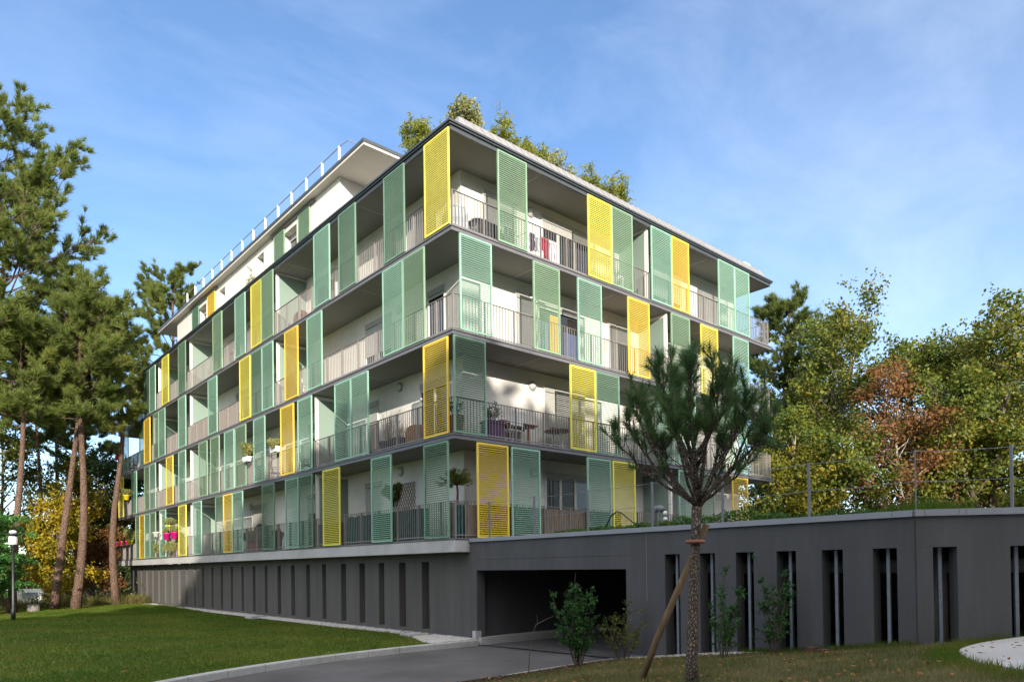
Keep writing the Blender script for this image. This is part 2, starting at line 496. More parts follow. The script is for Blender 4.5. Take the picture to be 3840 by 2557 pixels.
for k in range(4):
    z = k * HS + .012
    cuts = PL[k]
    # corner flat goes round the corner
    railing([((XR, cuts[0] - .03), (XR, XR)), ((XR, XR), (PR[k][0] - .03, XR))], z)
    for a, b in zip(cuts[:-1], cuts[1:]):
        railing([((XR, b - .03), (XR, a + .03))], z)
    railing([((1.5, YE - .1), (XR, YE - .1)), ((XR, YE - .1), (XR, cuts[-1] + .03))], z)
    railing([((PR[k][0] + .03, XR), (XE - .1, XR)), ((XE - .1, XR), (XE - .1, 1.6))], z)
# partitions between flats
for k in range(4):
    z = k * HS
    for y in PL[k]:
        mb = MB(); mb.box(.26, 1.398, y - .03, y + .03, z + .05, z + 2.52)
        p = part(mb, 'partition_screen', 'partition')
        mb = MB(); mb.box(.14, .255, y - .04, y + .04, z, z + HS - .165); mb.box(.258, 1.39, y - .035, y + .035, z + 2.524, z + HS - .162)
        part(mb, 'partition_post', 'pvc', p)
    for x in PR[k]:
        mb = MB(); mb.box(x - .03, x + .03, .26, 1.398, z + .05, z + 2.52)
        p = part(mb, 'partition_screen', 'partition')
        mb = MB(); mb.box(x - .04, x + .04, .14, .255, z, z + HS - .165); mb.box(x - .035, x + .035, .258, 1.39, z + 2.524, z + HS - .162)
        part(mb, 'partition_post', 'pvc', p)

# sliding louvred screens ---------------------------------------------------
def shutter_mesh(w, h):
    fr = MB(); t = .045; d0, d1 = -.052, -.006
    fr.box(0, t, d0, d1, 0, h); fr.box(w - t, w, d0, d1, 0, h)
    fr.box(t, w - t, d0, d1, 0, t); fr.box(t, w - t, d0, d1, h - t, h)
    sl = MB(); n = int(round((h - 2 * t) / .0600)); p = (h - 2 * t) / n
    for i in range(n):
        zc = t + (i + .5) * p
        rot = Matrix.Translation((0, -.029, zc)) @ Matrix.Rotation(math.radians(18), 4, 'X')
        sl.box(t, w - t, -.0175, .0175, -.0115, .0115, rot)
    return fr, sl
_sh = {}
def shutter(face, a, b, z, h, c, off=0.0):
    w = round(b - a, 2)
    key = (w, h)
    if key not in _sh:
        fr, sl = shutter_mesh(w, h)
        me = []
        for q, nm in ((fr, 'shutter_frame'), (sl, 'louvres')):
            m_ = bpy.data.meshes.new(nm); m_.from_pydata(q.v, [], q.f); m_.materials.append(SH['m']); me.append(m_)
        _sh[key] = me
    fm, sm = _sh[key]
    o = link('sliding_shutter', fm, B)
    if face == 'R':
        o.location = (a, off, z)
    else:
        o.location = (off, b, z); o.rotation_euler = (0, 0, -PI / 2)
    s = link('louvre_slats', sm, o)
    for q in (o, s):
        q.material_slots[0].link = 'OBJECT'; q.material_slots[0].material = SH[c]
    o['label'] = SHN[c] + ' louvred sliding screen'
SL = {
 3: '0.03-1.19l 2.23-3.37d 5.12-6.27d 6.93-8.13m 11.71-12.89s 12.89-14.00l 14.65-15.84m 17.48-18.70s 22.82-24.05d 25.80-27.03l 28.38-29.58m 29.58-30.73d 32.47-33.72a 36.09-37.30d',
 2: '1.24-2.35s 2.35-3.49m 7.56-8.74m 9.51-10.67a 11.77-12.89m 12.89-14.03d 14.16-15.34l 18.19-19.42m 22.84-24.09m 26.52-27.78m 27.78-28.87s 29.57-30.84a 30.84-31.92d 34.65-35.95m',
 1: '0.18-1.34a 4.42-5.54m 5.54-6.66m 8.41-9.57m 9.93-11.11a 12.64-13.83m 14.69-15.93s 16.08-17.27m 17.94-19.14s 19.61-20.84s 22.91-24.11m 25.11-26.34a 28.46-29.71m 29.71-30.87s 32.66-33.85m 35.97-37.28l',
 0: '0.21-1.37d 3.10-4.28m 6.36-7.59l 8.41-9.57d 9.57-10.71m 11.76-12.97d 15.11-16.32m 16.32-17.46a 17.46-18.52d 20.51-21.80m 22.91-24.18l 26.52-27.73m 28.52-29.70s 29.70-30.88m 30.88-32.01a 32.01-32.96s'}
SR = {
 3: '1.62-2.74s 5.37-6.51l 6.51-7.58s 8.60-9.77m 9.77-10.83a 12.78-13.93m 13.93-15.02m',
 2: '0.24-1.36m 2.95-4.05s 4.84-5.96m 7.28-8.43a 9.69-10.82s 11.53-12.66l 13.75-14.89m',
 1: '0.00-1.10d 4.45-5.62l 5.63-6.77d 8.86-10.03m 10.04-11.11m 12.40-13.55s 13.55-14.64m',
 0: '0.75-1.88a 2.00-3.12m 5.17-6.30m 6.39-7.53l 10.00-11.08m 11.08-12.24s 13.52-14.66a'}
for face, T in (('L', SL), ('R', SR)):
    for k, s in T.items():
        for t in s.split():
            a, b = map(float, t[:-1].split('-'))
            shutter(face, a, b, k * HS + .03, 2.61, t[-1])

# french windows, roller shutters and wall lamps on the recessed white walls
def window(face, a, b, z, h, kind='glass', parts=2, drop=.25, sill=0.02):
    """frame proud of the wall; local u along the facade, v = outwards."""
    def bx(mb, u0, u1, v0, v1, z0, z1):
        if face == 'R':
            mb.box(u0, u1, 1.4 - v1, 1.4 - v0, z0, z1)
        else:
            mb.box(1.4 - v1, 1.4 - v0, u0, u1, z0, z1)
    t = .055; z = z + sill; h = h - sill
    fr = MB()
    bx(fr, a, a + t, .002, .05, z, z + h); bx(fr, b - t, b, .002, .05, z, z + h)
    bx(fr, a + t, b - t, .002, .05, z, z + t); bx(fr, a + t, b - t, .002, .05, z + h - t, z + h)
    for i in range(1, parts):
        u = a + (b - a) * i / parts
        bx(fr, u - .05, u + .05, .002, .046, z + t, z + h - t)
    f = part(fr, 'window', 'pvc')
    g = MB(); bx(g, a + t, b - t, .002, .018, z + t, z + h - t); part(g, 'pane', 'glass', f)
    bxm = MB(); bx(bxm, a + .01, b - .01, .052, .075, z + h - .20, z + h - .02); part(bxm, 'shutter_box', 'shutterbox', f)
    if drop > .01:
        rs = MB(); zz = z + h - .22; n = int(drop * (h - .2) / .045)
        for i in range(n):
            bx(rs, a + .02, b - .02, .052, .064, zz - .040, zz); zz -= .045
        if n:
            part(rs, 'roller_shutter', 'rollslat', f)
    return f
W_R = {3: [(2.21, 3.6, .95), (4.67, 6.95, .12), (10.4, 12.3, .5)], 2: [(3.50, 4.36, 1.0), (4.45, 6.4, .06), (7.87, 8.3, 1.0), (8.35, 9.1, .25), (11, 13, .3)],
       1: [(4.68, 6.6, .93), (10.6, 12.6, .9)], 0: [(4.67, 6.79, .04), (10.7, 12.4, .8)]}
W_L = {3: [(2.6, 4.2, .6), (9.2, 10.8, .1), (14.2, 15.9, .4), (19, 20.6, .2), (25, 26.6, .4)],
       2: [(2.2, 3.12, .06), (5.2, 7.0, .5), (13.6, 15.0, .3), (18, 19.6, .4), (25, 26.6, .2)],
       1: [(2.0, 3.58, .06), (6.2, 6.9, .3), (10.2, 11.6, .2), (15.5, 17.4, .4), (24.6, 26, .3)],
       0: [(6.0, 7.1, .7), (10.2, 11.8, .3), (16, 17.6, .4), (24.8, 26.4, .3)]}
for k in range(4):
    for a, b, d in W_R[k]:
        window('R', a, b, k * HS, 2.31, drop=d, parts=3 if b - a > 2 else (2 if b - a > 1.2 else 1))
    for a, b, d in W_L[k]:
        window('L', a, b, k * HS, 2.26, drop=d, parts=2 if b - a > 1.2 else 1)
# amber curtain and blue blind behind the third-floor glass
mb = MB(); mb.box(5.0, 5.45, 1.375, 1.380, 5.72, 7.5); part(mb, 'curtain', 'curtain')
mb = MB(); mb.box(4.52, 4.9, 1.375, 1.380, 5.9, 7.2); part(mb, 'blind', 'bluepane')
mb = MB(); mb.box(5.62, 6.3, 1.375, 1.380, 5.95, 7.05); part(mb, 'blind', 'bluepane')
def wall_lamp(face, u, z):
    mb = MB(); ring = MB(); n = 18
    def pt(r, v, t):
        c, s_ = r * math.cos(t), r * math.sin(t)
        return (u + c, 1.4 - v, z + s_) if face == 'R' else (1.4 - v, u + c, z + s_)
    def disc(m_, prof):
        b = len(m_.v)
        for r, v in prof:
            for i in range(n):
                m_.v.append(pt(r, v, 2 * PI * i / n))
        for j in range(len(prof) - 1):
            for i in range(n):
                i2 = (i + 1) % n
                m_.f.append((b + j * n + i, b + j * n + i2, b + (j + 1) * n + i2, b + (j + 1) * n + i))
        m_.f.append(tuple(b + (len(prof) - 1) * n + i for i in range(n)))
    disc(ring, [(.155, .0), (.155, .05), (.12, .065), (.12, .04)])
    disc(mb, [(.118, .04), (.10, .085), (.05, .105), (.01, .108)])
    o = part(ring, 'wall_lamp', 'shutterbox', smooth=False)
    part(mb, 'lamp_glass', 'lampglass', o, True)
for k in range(4):
    wall_lamp('R', 4.18, k * HS + 2.22)
    wall_lamp('L', 4.82, k * HS + 2.42 if k < 2 else k * HS + 2.2)
    wall_lamp('L', 17.9, k * HS + 2.2)

# reed mats, boards and cloth fixed behind railings
def mat_screen(face, a, b, z, h, mat, name, u=.135, wave=.012):
    mb = MB(); n = max(2, int((b - a) / .12)); random.seed(int(a * 100))
    base = len(mb.v)
    for i in range(n + 1):
        t = a + (b - a) * i / n; o = u + random.uniform(-wave, wave); hh = h + random.uniform(-.02, .02)
        for zz in (z + .03, z + hh):
            for q in (o, o + .02):
                mb.v.append((t, q, zz) if face == 'R' else (q, t, zz))
    for i in range(n):
        p = base + 4 * i
        mb.f += [(p, p + 4, p + 6, p + 2), (p + 1, p + 3, p + 7, p + 5), (p + 2, p + 6, p + 7, p + 3)]
    return part(mb, name, mat)
mat_screen('R', .45, 7.0, 0, .95, 'reed', 'reed_screen')
mat_screen('L', 1.45, 6.2, 0, .93, 'greencloth', 'cloth_screen')
mat_screen('L', 6.25, 8.3, 0, .80, 'greencloth', 'cloth_screen')
mat_screen('R', .10 + .05, .42, 0, .93, 'greencloth', 'cloth_screen')
mat_screen('L', 16.0, 22.6, 2 * HS, .97, 'slatwood', 'wood_screen')
mat_screen('L', 22.8, 29.2, 2 * HS, .97, 'slatwood', 'wood_screen')
mat_screen('L', 24.1, 28.3, HS, .97, 'slatwood', 'wood_screen')

# penthouse storey ----------------------------------------------------------
PX, PY0, PY1 = 1.4, 8.9, 29.2
openings = [(12.67, 14.01, 11.2, 13.65), (16.15, 16.97, 12.2, 13.68), (21.15, 22.0, 12.2, 13.65), (24.03, 25.35, 11.2, 13.65)]
mb = MB()
ya = PY0
for a, b, z0, z1 in openings:
    mb.box(PX, PX + .35, ya, a, 11.16, 13.99)
    mb.box(PX, PX + .35, a, b, z1, 13.99)
    if z0 > 11.3:
        mb.box(PX, PX + .35, a, b, 11.16, z0)
    ya = b
mb.box(PX, PX + .35, ya, PY1, 11.16, 13.99)
mb.box(PX + .352, 14, PY0 + .004, PY1 - .004, 11.16, 13.99)
part(mb, 'penthouse_wall', 'white')
for a, b, z0, z1 in openings:
    f = MB(); x = PX + .30; t = .05
    f.box(x, x + .045, a + .003, a + t, z0, z1 - .003); f.box(x, x + .045, b - t, b - .003, z0, z1 - .003)
    f.box(x, x + .045, a + t, b - t, z0, z0 + t); f.box(x, x + .045, a + t, b - t, z1 - t, z1 - .003)
    fo = part(f, 'window', 'pvc')
    g = MB(); g.box(x + .02, x + .03, a + t, b - t, z0 + t, z1 - t); part(g, 'pane', 'glass', fo)
    s = MB(); s.box(x - .02, x - .002, a + .01, b - .01, z1 - .26, z1 - .01); part(s, 'shutter_box', 'shutterbox', fo)
for a, b, c in ((13.81, 14.91, 's'), (11.35, 12.43, 's'), (22.54, 23.71, 'a'), (25.16, 26.29, 'd')):
    shutter('L', a, b, 11.25, 2.6, c, off=PX - .01)
mb = MB(); mb.box(1.08, 15, 6.5, 32.05, 14.0, 14.17); part(mb, 'penthouse_roof', 'palesoffit')
mb = MB(); mb.box(1.05, 1.079, 6.47, 32.08, 14.09, 14.21); mb.box(1.08, 15, 6.47, 6.499, 14.09, 14.21); part(mb, 'roof_trim', 'gutter')
mb = MB(); mb.box(1.30, 1.395, 10.9, 15.2, 13.86, 13.92); mb.box(1.30, 1.395, 22.2, 26.6, 13.86, 13.92); part(mb, 'shutter_track', 'steel')
mb = MB()
n = 14
for i in range(n):
    y = 8.6 + (26.75 - 8.6) * i / (n - 1)
    mb.box(1.215, 1.285, y - .035, y + .035, 14.171, 14.95)
part(mb, 'roof_guard_post', 'whitepaint')
mb = MB()
mb.tube([(1.25, 8.55, 14.93), (1.25, 26.8, 14.93)], .022, 6)
mb.tube([(1.25, 8.6, 14.93), (1.3, 8.0, 14.93), (2.1, 8.0, 14.90), (2.1, 8.0, 14.4)], .022, 6)
mb.tube([(1.25, 26.75, 14.6), (2.2, 26.75, 14.6)], .022, 6)
part(mb, 'roof_guard_rail', 'galv')

# ------------------------------------------------------------------ parking garage wing
GA = tag(empty('parking_garage', (0, 0, 0)), 'low dark grey parking garage with a drive-in opening and tall slots', 'garage')
d2 = Vector((.641, -.7677, 0)); CN = Vector((.47, -11.09, 0))
ANG = math.atan2(d2.y, d2.x)
RA = Matrix.Translation(CN) @ Matrix.Rotation(ANG, 4, 'Z')   # local x runs along the oblique wall, +y into the garage
sl2 = [(-6.77, -6.41), (-7.57, -7.23), (-8.37, -8.01), (-9.17, -8.81), (-9.97, -9.62), (-10.80, -10.44)]
mb = MB()
X0, X1 = .5, .78
mb.box(X0, X1, -11.06, -.004, -.57, -.10)                # lintel band
mb.box(X0, X1, -5.40, -.27, -.86, -.575)                 # above the drive opening
mb.box(X0, X1, -.268, -.004, -3.2, -.571)                # pier next to the building
ya = -5.402
for a, b in sorted(sl2, reverse=True):
    mb.box(X0, X1, b, ya, -3.2, -.571)
    mb.box(X0 + .01, X1, a, b, -3.2, -2.62 + (-6.4 - b) * .118 * 1.1)
    ya = a
mb.box(X0, X1, -11.06, ya, -3.2, -.571)
so = [(.23, .57), (1.30, 1.64), (2.5, 2.85), (3.7, 4.05)]
xa = .0
mb.box(0, 9, 0, .28, -.568, -.10, RA)
for a, b in so:
    mb.box(xa, a, .0, .28, -3.2, -.569, RA); mb.box(a, b, .01, .28, -3.2, -2.2, RA); xa = b
mb.box(xa, 9, 0, .28, -3.2, -.569, RA)
mb.build('front_wall', M['darkwall'], GA)
mb = MB()
mb.box(X0 - .05, X1 + .1, -11.05, -.02, -.098, .0)
mb.box(-.02, 9.05, -.05, .38, -.097, .002, RA)
mb.build('coping', M['coping'], GA)
mb = MB(); mb.box(X0 - .02, X0 - .002, -11.0, -5.45, -2.9, -2.66); mb.build('plinth_strip', M['steel'], GA)
# inside of the garage: back walls, ceiling, floor, columns
mb = MB()
mb.box(.9, 16.5, -.1, -.0041, -3.2, -.2)
mb.box(16.4, 16.6, -22, -.11, -3.2, -2.0); mb.box(16.4, 16.6, -22, -.11, -1.999, -.2)
mb.box(2.0, 16.4, -22, -21.8, -3.2, -.2)
mb.build('inner_wall', M['darkwall'], GA)
P_ = [(.79, -.02), (.79, -11.0), (7.0, -18.6), (10, -22), (16.6, -22), (16.6, -.02)]
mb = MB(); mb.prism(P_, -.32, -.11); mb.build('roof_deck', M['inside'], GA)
mb = MB(); mb.prism([(.79, -.02), (.79, -10.95), (6.9, -18.4), (10, -21.9), (16.5, -21.9), (16.5, -.02)], -3.0, -2.853); mb.build('garage_floor', M['asphalt'], GA)
def post_in(mb, y, x=.70, w=.025):
    mb.box(x - w, x + w, y - w, y + w, -2.75, -.574)
mb = None
for a, b in sl2:
    c = (a + b) / 2
    for yy in (c + .02, a + .035):
        m_ = MB(); m_.box(.68, .73, yy - .025, yy + .025, -2.75, -.574); m_.build('galvanised_post', M['galv'], GA)
for a, b in so:
    for xx in ((a + b) / 2, a + .03):
        m_ = MB(); m_.box(xx - .025, xx + .025, .18, .23, -2.75, -.574, RA); m_.build('galvanised_post', M['galv'], GA)
mb = MB()
mb.tube([(1.5, -5.7, -.86), (1.5, -11.3, -.86)], .12, 12); mb.tube([(1.9, -11.7, -.86), (6.4, -17.2, -.86)], .12, 12)
mb.build('ventilation_duct', M['duct'], GA, True)
mb = MB()
mb.tube([(1.15, -7.40, -3), (1.15, -7.40, -.33)], .12, 12); mb.build('inner_column', M['blockwork'], GA, True)
mb = MB(); q = RA @ Vector((.62, .75, 0)); mb.tube([(q.x, q.y, -3), (q.x, q.y, -.33)], .12, 12); mb.build('inner_column', M['blockwork'], GA, True)
# step kerb inside the drive
mb = MB(); mb.box(.52, 6, -.42, -.101, -2.852, -2.66); mb.build('drive_kerb', M['concrete'], GA)
mb = MB(); mb.box(.42, .62, -.30, -.16, -2.852, -2.48); mb.build('wheel_guard', M['concrete'], GA)
mb = MB()
for i in range(24):
    y = -.35 - i * .2
    mb.box(.46 + .012 * i, .60 + .012 * i, y - .19, y - .01, -2.846, -2.838)
drain = mb.build('drain_channel', M['blackmetal'], GA)
# hairline crack and rust streak on the wall are thin raised fillets
mb = MB(); mb.box(.497, .4995, -5.952, -5.946, -1.5, -.12); mb.build('joint_seal', M['coping'], GA)

# ------------------------------------------------------------------ ground
GZ = -2.85
mb = MB(); mb.poly([(-420, -420, -2.92), (420, -420, -2.92), (420, 420, -2.92), (-420, 420, -2.92)])
struct(mb.build('ground', M['soil']))
kerbL = [(-30, -16), (-20, -9.4), (-14, -5.6), (-11, -3.75), (-9, -2.55), (-7.58, -1.72), (-6.39, -1.18), (-4.51, -.62), (-2.25, -.34), (-.87, -.36), (.40, -.44)]
kerbR = [(-12, -10.5), (-9, -8.0), (-7.4, -6.85), (-6, -6.0), (-4.6, -5.45), (-3.4, -5.18), (-2.2, -5.03), (-1, -4.96), (.3, -4.94), (.5, -4.96)]
def resample(P, step):
    out = []
    for a, b in zip(P[:-1], P[1:]):
        a, b = np.array(a), np.array(b); n = max(1, int(np.linalg.norm(b - a) / step))
        for i in range(n):
            out.append(a + (b - a) * i / n)
    out.append(np.array(P[-1])); return out
def smooth(P, it=2):
    P = [np.array(p, float) for p in P]
    for _ in range(it):
        Q = [P[0]]
        for a, b in zip(P[:-1], P[1:]):
            Q += [.75 * a + .25 * b, .25 * a + .75 * b]
        Q.append(P[-1]); P = Q
    return P
kL = smooth(kerbL); kR = smooth(kerbR)
mb = MB()
mb.poly([(*p, GZ) for p in kL] + [(.785, -.44, GZ), (.785, -4.96, GZ)] + [(*p, GZ) for p in reversed(kR)] + [(-12, -40, GZ), (-30, -40, GZ)])
struct(mb.build('driveway', M['asphalt']))
# kerb stones on the lawn side, thin edging on the right
def kerb_run(P, w, z0, z1, length, side, name, mat, gap=.012):
    mb = MB(); P = resample([tuple(p) for p in P], .1)
    d = [0]
    for a, b in zip(P[:-1], P[1:]):
        d.append(d[-1] + np.linalg.norm(b - a))
    d = np.array(d); PX_ = np.array(P)
    def at(s):
        return np.array([np.interp(s, d, PX_[:, 0]), np.interp(s, d, PX_[:, 1])])
    s = 0
    while s < d[-1] - .05:
        e = min(s + length - gap, d[-1])
        a, b = at(s), at(e); t = (b - a) / np.linalg.norm(b - a); nn = np.array([-t[1], t[0]]) * side
        c = .02
        base = len(mb.v)
        for q, (i, o, z) in ((a, (0, w, 0)), (b, (0, w, 0))):
            for u, z in ((0, z0), (0, z1 - c), (c, z1), (w, z1), (w, z0)):
                p = q + nn * u; mb.v.append((p[0], p[1], z))
        mb.f.append((base, base + 1, base + 2, base + 3, base + 4)); mb.f.append((base + 9, base + 8, base + 7, base + 6, base + 5))
        for i in range(5):
            j = (i + 1) % 5; mb.f.append((base + i, base + 5 + i, base + 5 + j, base + j))
        s += length
    return struct(mb.build(name, M[mat]))
kerb_run(kL, .15, -2.88, -2.70, .9, 1, 'kerb', 'kerb')
kerb_run(kR, .07, -2.88, -2.79, 1.0, -1, 'edging_kerb', 'kerb')

def in_poly(P, X, Y):
    P = np.array(P); inside = np.zeros(len(X), bool); j = len(P) - 1
    for i in range(len(P)):
        xi, yi = P[i]; xj, yj = P[j]
        c = ((yi > Y) != (yj > Y)) & (X < (xj - xi) * (Y - yi) / (yj - yi + 1e-12) + xi)
        inside ^= c; j = i
    return inside
RNG = np.random.default_rng(7)
# lawn
def kerb_y(x):
    K = np.array(kL); return np.interp(x, K[:, 0], K[:, 1])
def lawn_z(x, y):
    return -2.715 + .05 * np.sin(x * .31 + 1) * np.cos(y * .23) * np.clip((y - kerb_y(x)) / 3, 0, 1)
def gravel_edge(y):
    return np.where(y < 3, -.15 - .75 * np.clip((2.2 - y) / 2.0, 0, 1) ** 1.0, -.15) 
nx, ny = 90, 70
xs = np.linspace(-60, .48, nx); V = []
for i in range(nx):
    y0 = kerb_y(xs[i]) + .15
    for j in range(ny):
        t = (j / (ny - 1)) ** 1.3
        y = y0 + (31.5 - y0) * t
        V.append((xs[i], y, lawn_z(xs[i], y)))
F = [(i * ny + j, (i + 1) * ny + j, (i + 1) * ny + j + 1, i * ny + j + 1) for i in range(nx - 1) for j in range(ny - 1)]
lawn = struct(link('lawn', npmesh('lawn', np.array(V), np.array(F), M['lawnsoil'])))
def blades(rng, X, Y, Z, h, w):
    n = len(X); P = np.stack([X, Y, Z], 1)
    d = np.stack([rng.normal(0, .35, n), rng.normal(0, .35, n), np.ones(n)], 1); d /= np.linalg.norm(d, axis=1)[:, None]
    t = rng.uniform(0, 2 * PI, n); a = np.stack([np.cos(t), np.sin(t), np.zeros(n)], 1)
    hh = (h * rng.uniform(.5, 1.3, n))[:, None]; ww = a * (w * rng.uniform(.6, 1.4, n))[:, None] * .5
    V = np.stack([P - ww, P + ww, P + d * hh], 1).reshape(-1, 3)
    return V, np.arange(3 * n).reshape(-1, 3)
n = 330000
ang = RNG.uniform(math.radians(46), math.radians(122), n); dist = 11 + 29 * RNG.uniform(0, 1, n) ** 1.35
X = CAM.x + dist * np.cos(ang); Y = CAM.y + dist * np.sin(ang)
ok = (Y > kerb_y(X) + .2) & (X < gravel_edge(Y) + RNG.normal(0, .04, n)) & (Y < 31.3) & (X > -30)
X2 = RNG.uniform(-14, .3, 90000); Y2 = RNG.uniform(20, 31.3, 90000); ok2 = X2 < gravel_edge(Y2)
X = np.concatenate([X[ok], X2[ok2]]); Y = np.concatenate([Y[ok], Y2[ok2]]); dist = np.hypot(X - CAM.x, Y - CAM.y)
V, F = blades(RNG, X, Y, lawn_z(X, Y) - .005, .055 + dist * .0006, .006 + dist * .00055)
struct(link('lawn_grass', npmesh('lawn_grass', V, F, M['grass'])), 'stuff')

def mound_z(x, y):
    a = np.clip((-5.15 - y), 0, None)
    fade = np.clip((x + 11.5) / 4.0, 0, 1); fade = fade * fade * (3 - 2 * fade)
    return -2.82 + (.118 * a + .04 * np.clip(a * 3, 0, 1) * (a > 0)) * fade + .015 * np.sin(x * 2.1) * np.cos(y * 1.7) * np.clip(a, 0, 1)
def kerbR_y(x):
    K = np.array(kR); return np.interp(x, K[:, 0], K[:, 1])
def in_garage(x, y):
    q = (x - CN.x) * d2.y - (y - CN.y) * d2.x      # >0 on the camera side? tested below
    return ((x > .5) & (y > CN.y)) | ((x > CN.x) & (y <= CN.y) & (((x - CN.x) * -d2.y + (y - CN.y) * d2.x) > 0))
nx, ny = 110, 120
xs = np.linspace(-12, 5, nx); V = []; idx = {}
for i in range(nx):
    for j in range(ny):
        y1 = kerbR_y(xs[i]) - .07
        y = y1 - (y1 + 21) * (j / (ny - 1)) ** 1.2
        V.append((xs[i], y, mound_z(xs[i], y)))
V = np.array(V); F = []
for i in range(nx - 1):
    for j in range(ny - 1):
        q = (i * ny + j, i * ny + j + 1, (i + 1) * ny + j + 1, (i + 1) * ny + j)
        c = V[list(q)]
        if np.all(in_garage(c[:, 0] - .15, c[:, 1])):
            continue
        F.append(q)
struct(link('grass_bank', npmesh('grass_bank', V, np.array(F), M['soil'])))
# pale path on the bank
path = smooth([(3.6, -13.4), (1.46, -12.24), (.9, -12.05), (.27, -11.93), (-.4, -11.94), (-1.0, -12.06), (-1.75, -12.33), (-3.0, -12.92), (-4.1, -13.7), (-4.6, -15), (-4.6, -17)], 2)
pp = [tuple(p) for p in path] + [(6, -17)]
mb = MB()
mb.poly([(x, y, float(mound_z(np.float64(x), np.float64(y))) + .035 + .0) for x, y in pp])
b = len(mb.v)
for (x, y) in pp[:-1]:
    mb.v.append((x, y, float(mound_z(np.float64(x), np.float64(y))) - .05))
for i in range(len(pp) - 2):
    mb.f.append((i, b + i, b + i + 1, i + 1))
struct(mb.build('path', M['pathconc']))
n = 190000
ang = RNG.uniform(math.radians(8), math.radians(62), n); dist = 4.5 + 11 * RNG.uniform(0, 1, n) ** 1.1
X = CAM.x + dist * np.cos(ang); Y = CAM.y + dist * np.sin(ang)
patch = np.sin(X * 1.7 + 2 * np.sin(Y * 1.1)) * np.cos(Y * 2.3 + X) 
ok = (Y < kerbR_y(X) - .75 - .35 * np.sin(X * 3) * .5 - RNG.exponential(.12, n)) & ~in_garage(X, Y) & (X < 4) & ~in_poly(pp, X, Y) & (X > -11) & (RNG.uniform(0, 1, n) < .72 + .3 * patch)
X, Y, dist = X[ok], Y[ok], dist[ok]
V, F = blades(RNG, X, Y, mound_z(X, Y) - .004, .062, .0075 + dist * .0003)
struct(link('bank_grass', npmesh('bank_grass', V, F, M['grassdry'])), 'stuff')
# lush tufts by the path edge and at the foot of the wall
pe = np.array(resample(pp[:-1], .02)); sel = pe[RNG.integers(0, len(pe), 5200)]
X = sel[:, 0] + RNG.normal(-.10, .12, len(sel)); Y = sel[:, 1] + RNG.normal(.16, .12, len(sel))
ok = ~in_poly(pp, X, Y) & ~in_garage(X, Y)
X, Y = X[ok], Y[ok]
V1, F1 = blades(RNG, X, Y, mound_z(X, Y) - .004, .13, .009)
yw = RNG.uniform(-11.1, -8.2, 2500); xw = .48 - RNG.exponential(.09, 2500)
V2, F2 = blades(RNG, xw, yw, mound_z(xw, yw), .12, .008)
struct(link('tall_grass', npmesh('tall_grass', np.concatenate([V1, V2]), np.concatenate([F1, F2 + len(V1)]), M['grass'])), 'stuff')
# bark chips and fallen leaves
n = 9000
X = RNG.uniform(-5.5, .48, n); Y = kerbR_y(X) - .1 - np.abs(RNG.normal(0, .5, n)) - .15 * (X > -.5)
ok = ~in_garage(X, Y); X, Y = X[ok], Y[ok]
P = np.stack([X, Y, mound_z(X, Y) + .012], 1); V, F = leaves(RNG, P, .06, .5, 0)
V[:, 2] = np.repeat(P[:, 2], 4) + (V[:, 2] - np.repeat(P[:, 2], 4)) * .25
struct(link('bark_chips', npmesh('bark_chips', V, F, M['mulch'])), 'stuff')
n = 420
X = RNG.uniform(-6, .4, n); Y = RNG.uniform(-13, -5.3, n)
ok = ~in_garage(X, Y); X, Y = X[ok], Y[ok]
P = np.stack([X, Y, mound_z(X, Y) + .05], 1); V, F = leaves(RNG, P, .075, .6, 0)
V[:, 2] = np.repeat(P[:, 2], 4) + (V[:, 2] - np.repeat(P[:, 2], 4)) * .4
P2 = np.stack([RNG.uniform(-9, .3, 160), np.zeros(160), np.zeros(160)], 1); P2[:, 1] = np.maximum(kerb_y(P2[:, 0]), -3) - RNG.exponential(.5, 160) - .05; P2[:, 2] = GZ + .012
Xl = RNG.uniform(-14, 0, 330); Yl = kerb_y(Xl) + .3 + RNG.uniform(0, 1, 330) ** 1.3 * 24
P3 = np.stack([Xl, Yl, lawn_z(Xl, Yl) + .05], 1); Vc, Fc = leaves(RNG, P3, .085, .6, 0); Vc[:, 2] = np.repeat(P3[:, 2], 4) + (Vc[:, 2] - np.repeat(P3[:, 2], 4)) * .4
V = np.concatenate([V, Vc]); F = np.concatenate([F, Fc + len(V) - len(Vc)])
Va, Fa = leaves(RNG, P2, .05, .6, 0); Va[:, 2] = GZ + .01 + (Va[:, 2] - GZ) * .2
struct(link('fallen_leaves', npmesh('fallen_leaves', np.concatenate([V, Va]), np.concatenate([F, Fa + len(V)]), M['fallen'])), 'stuff')
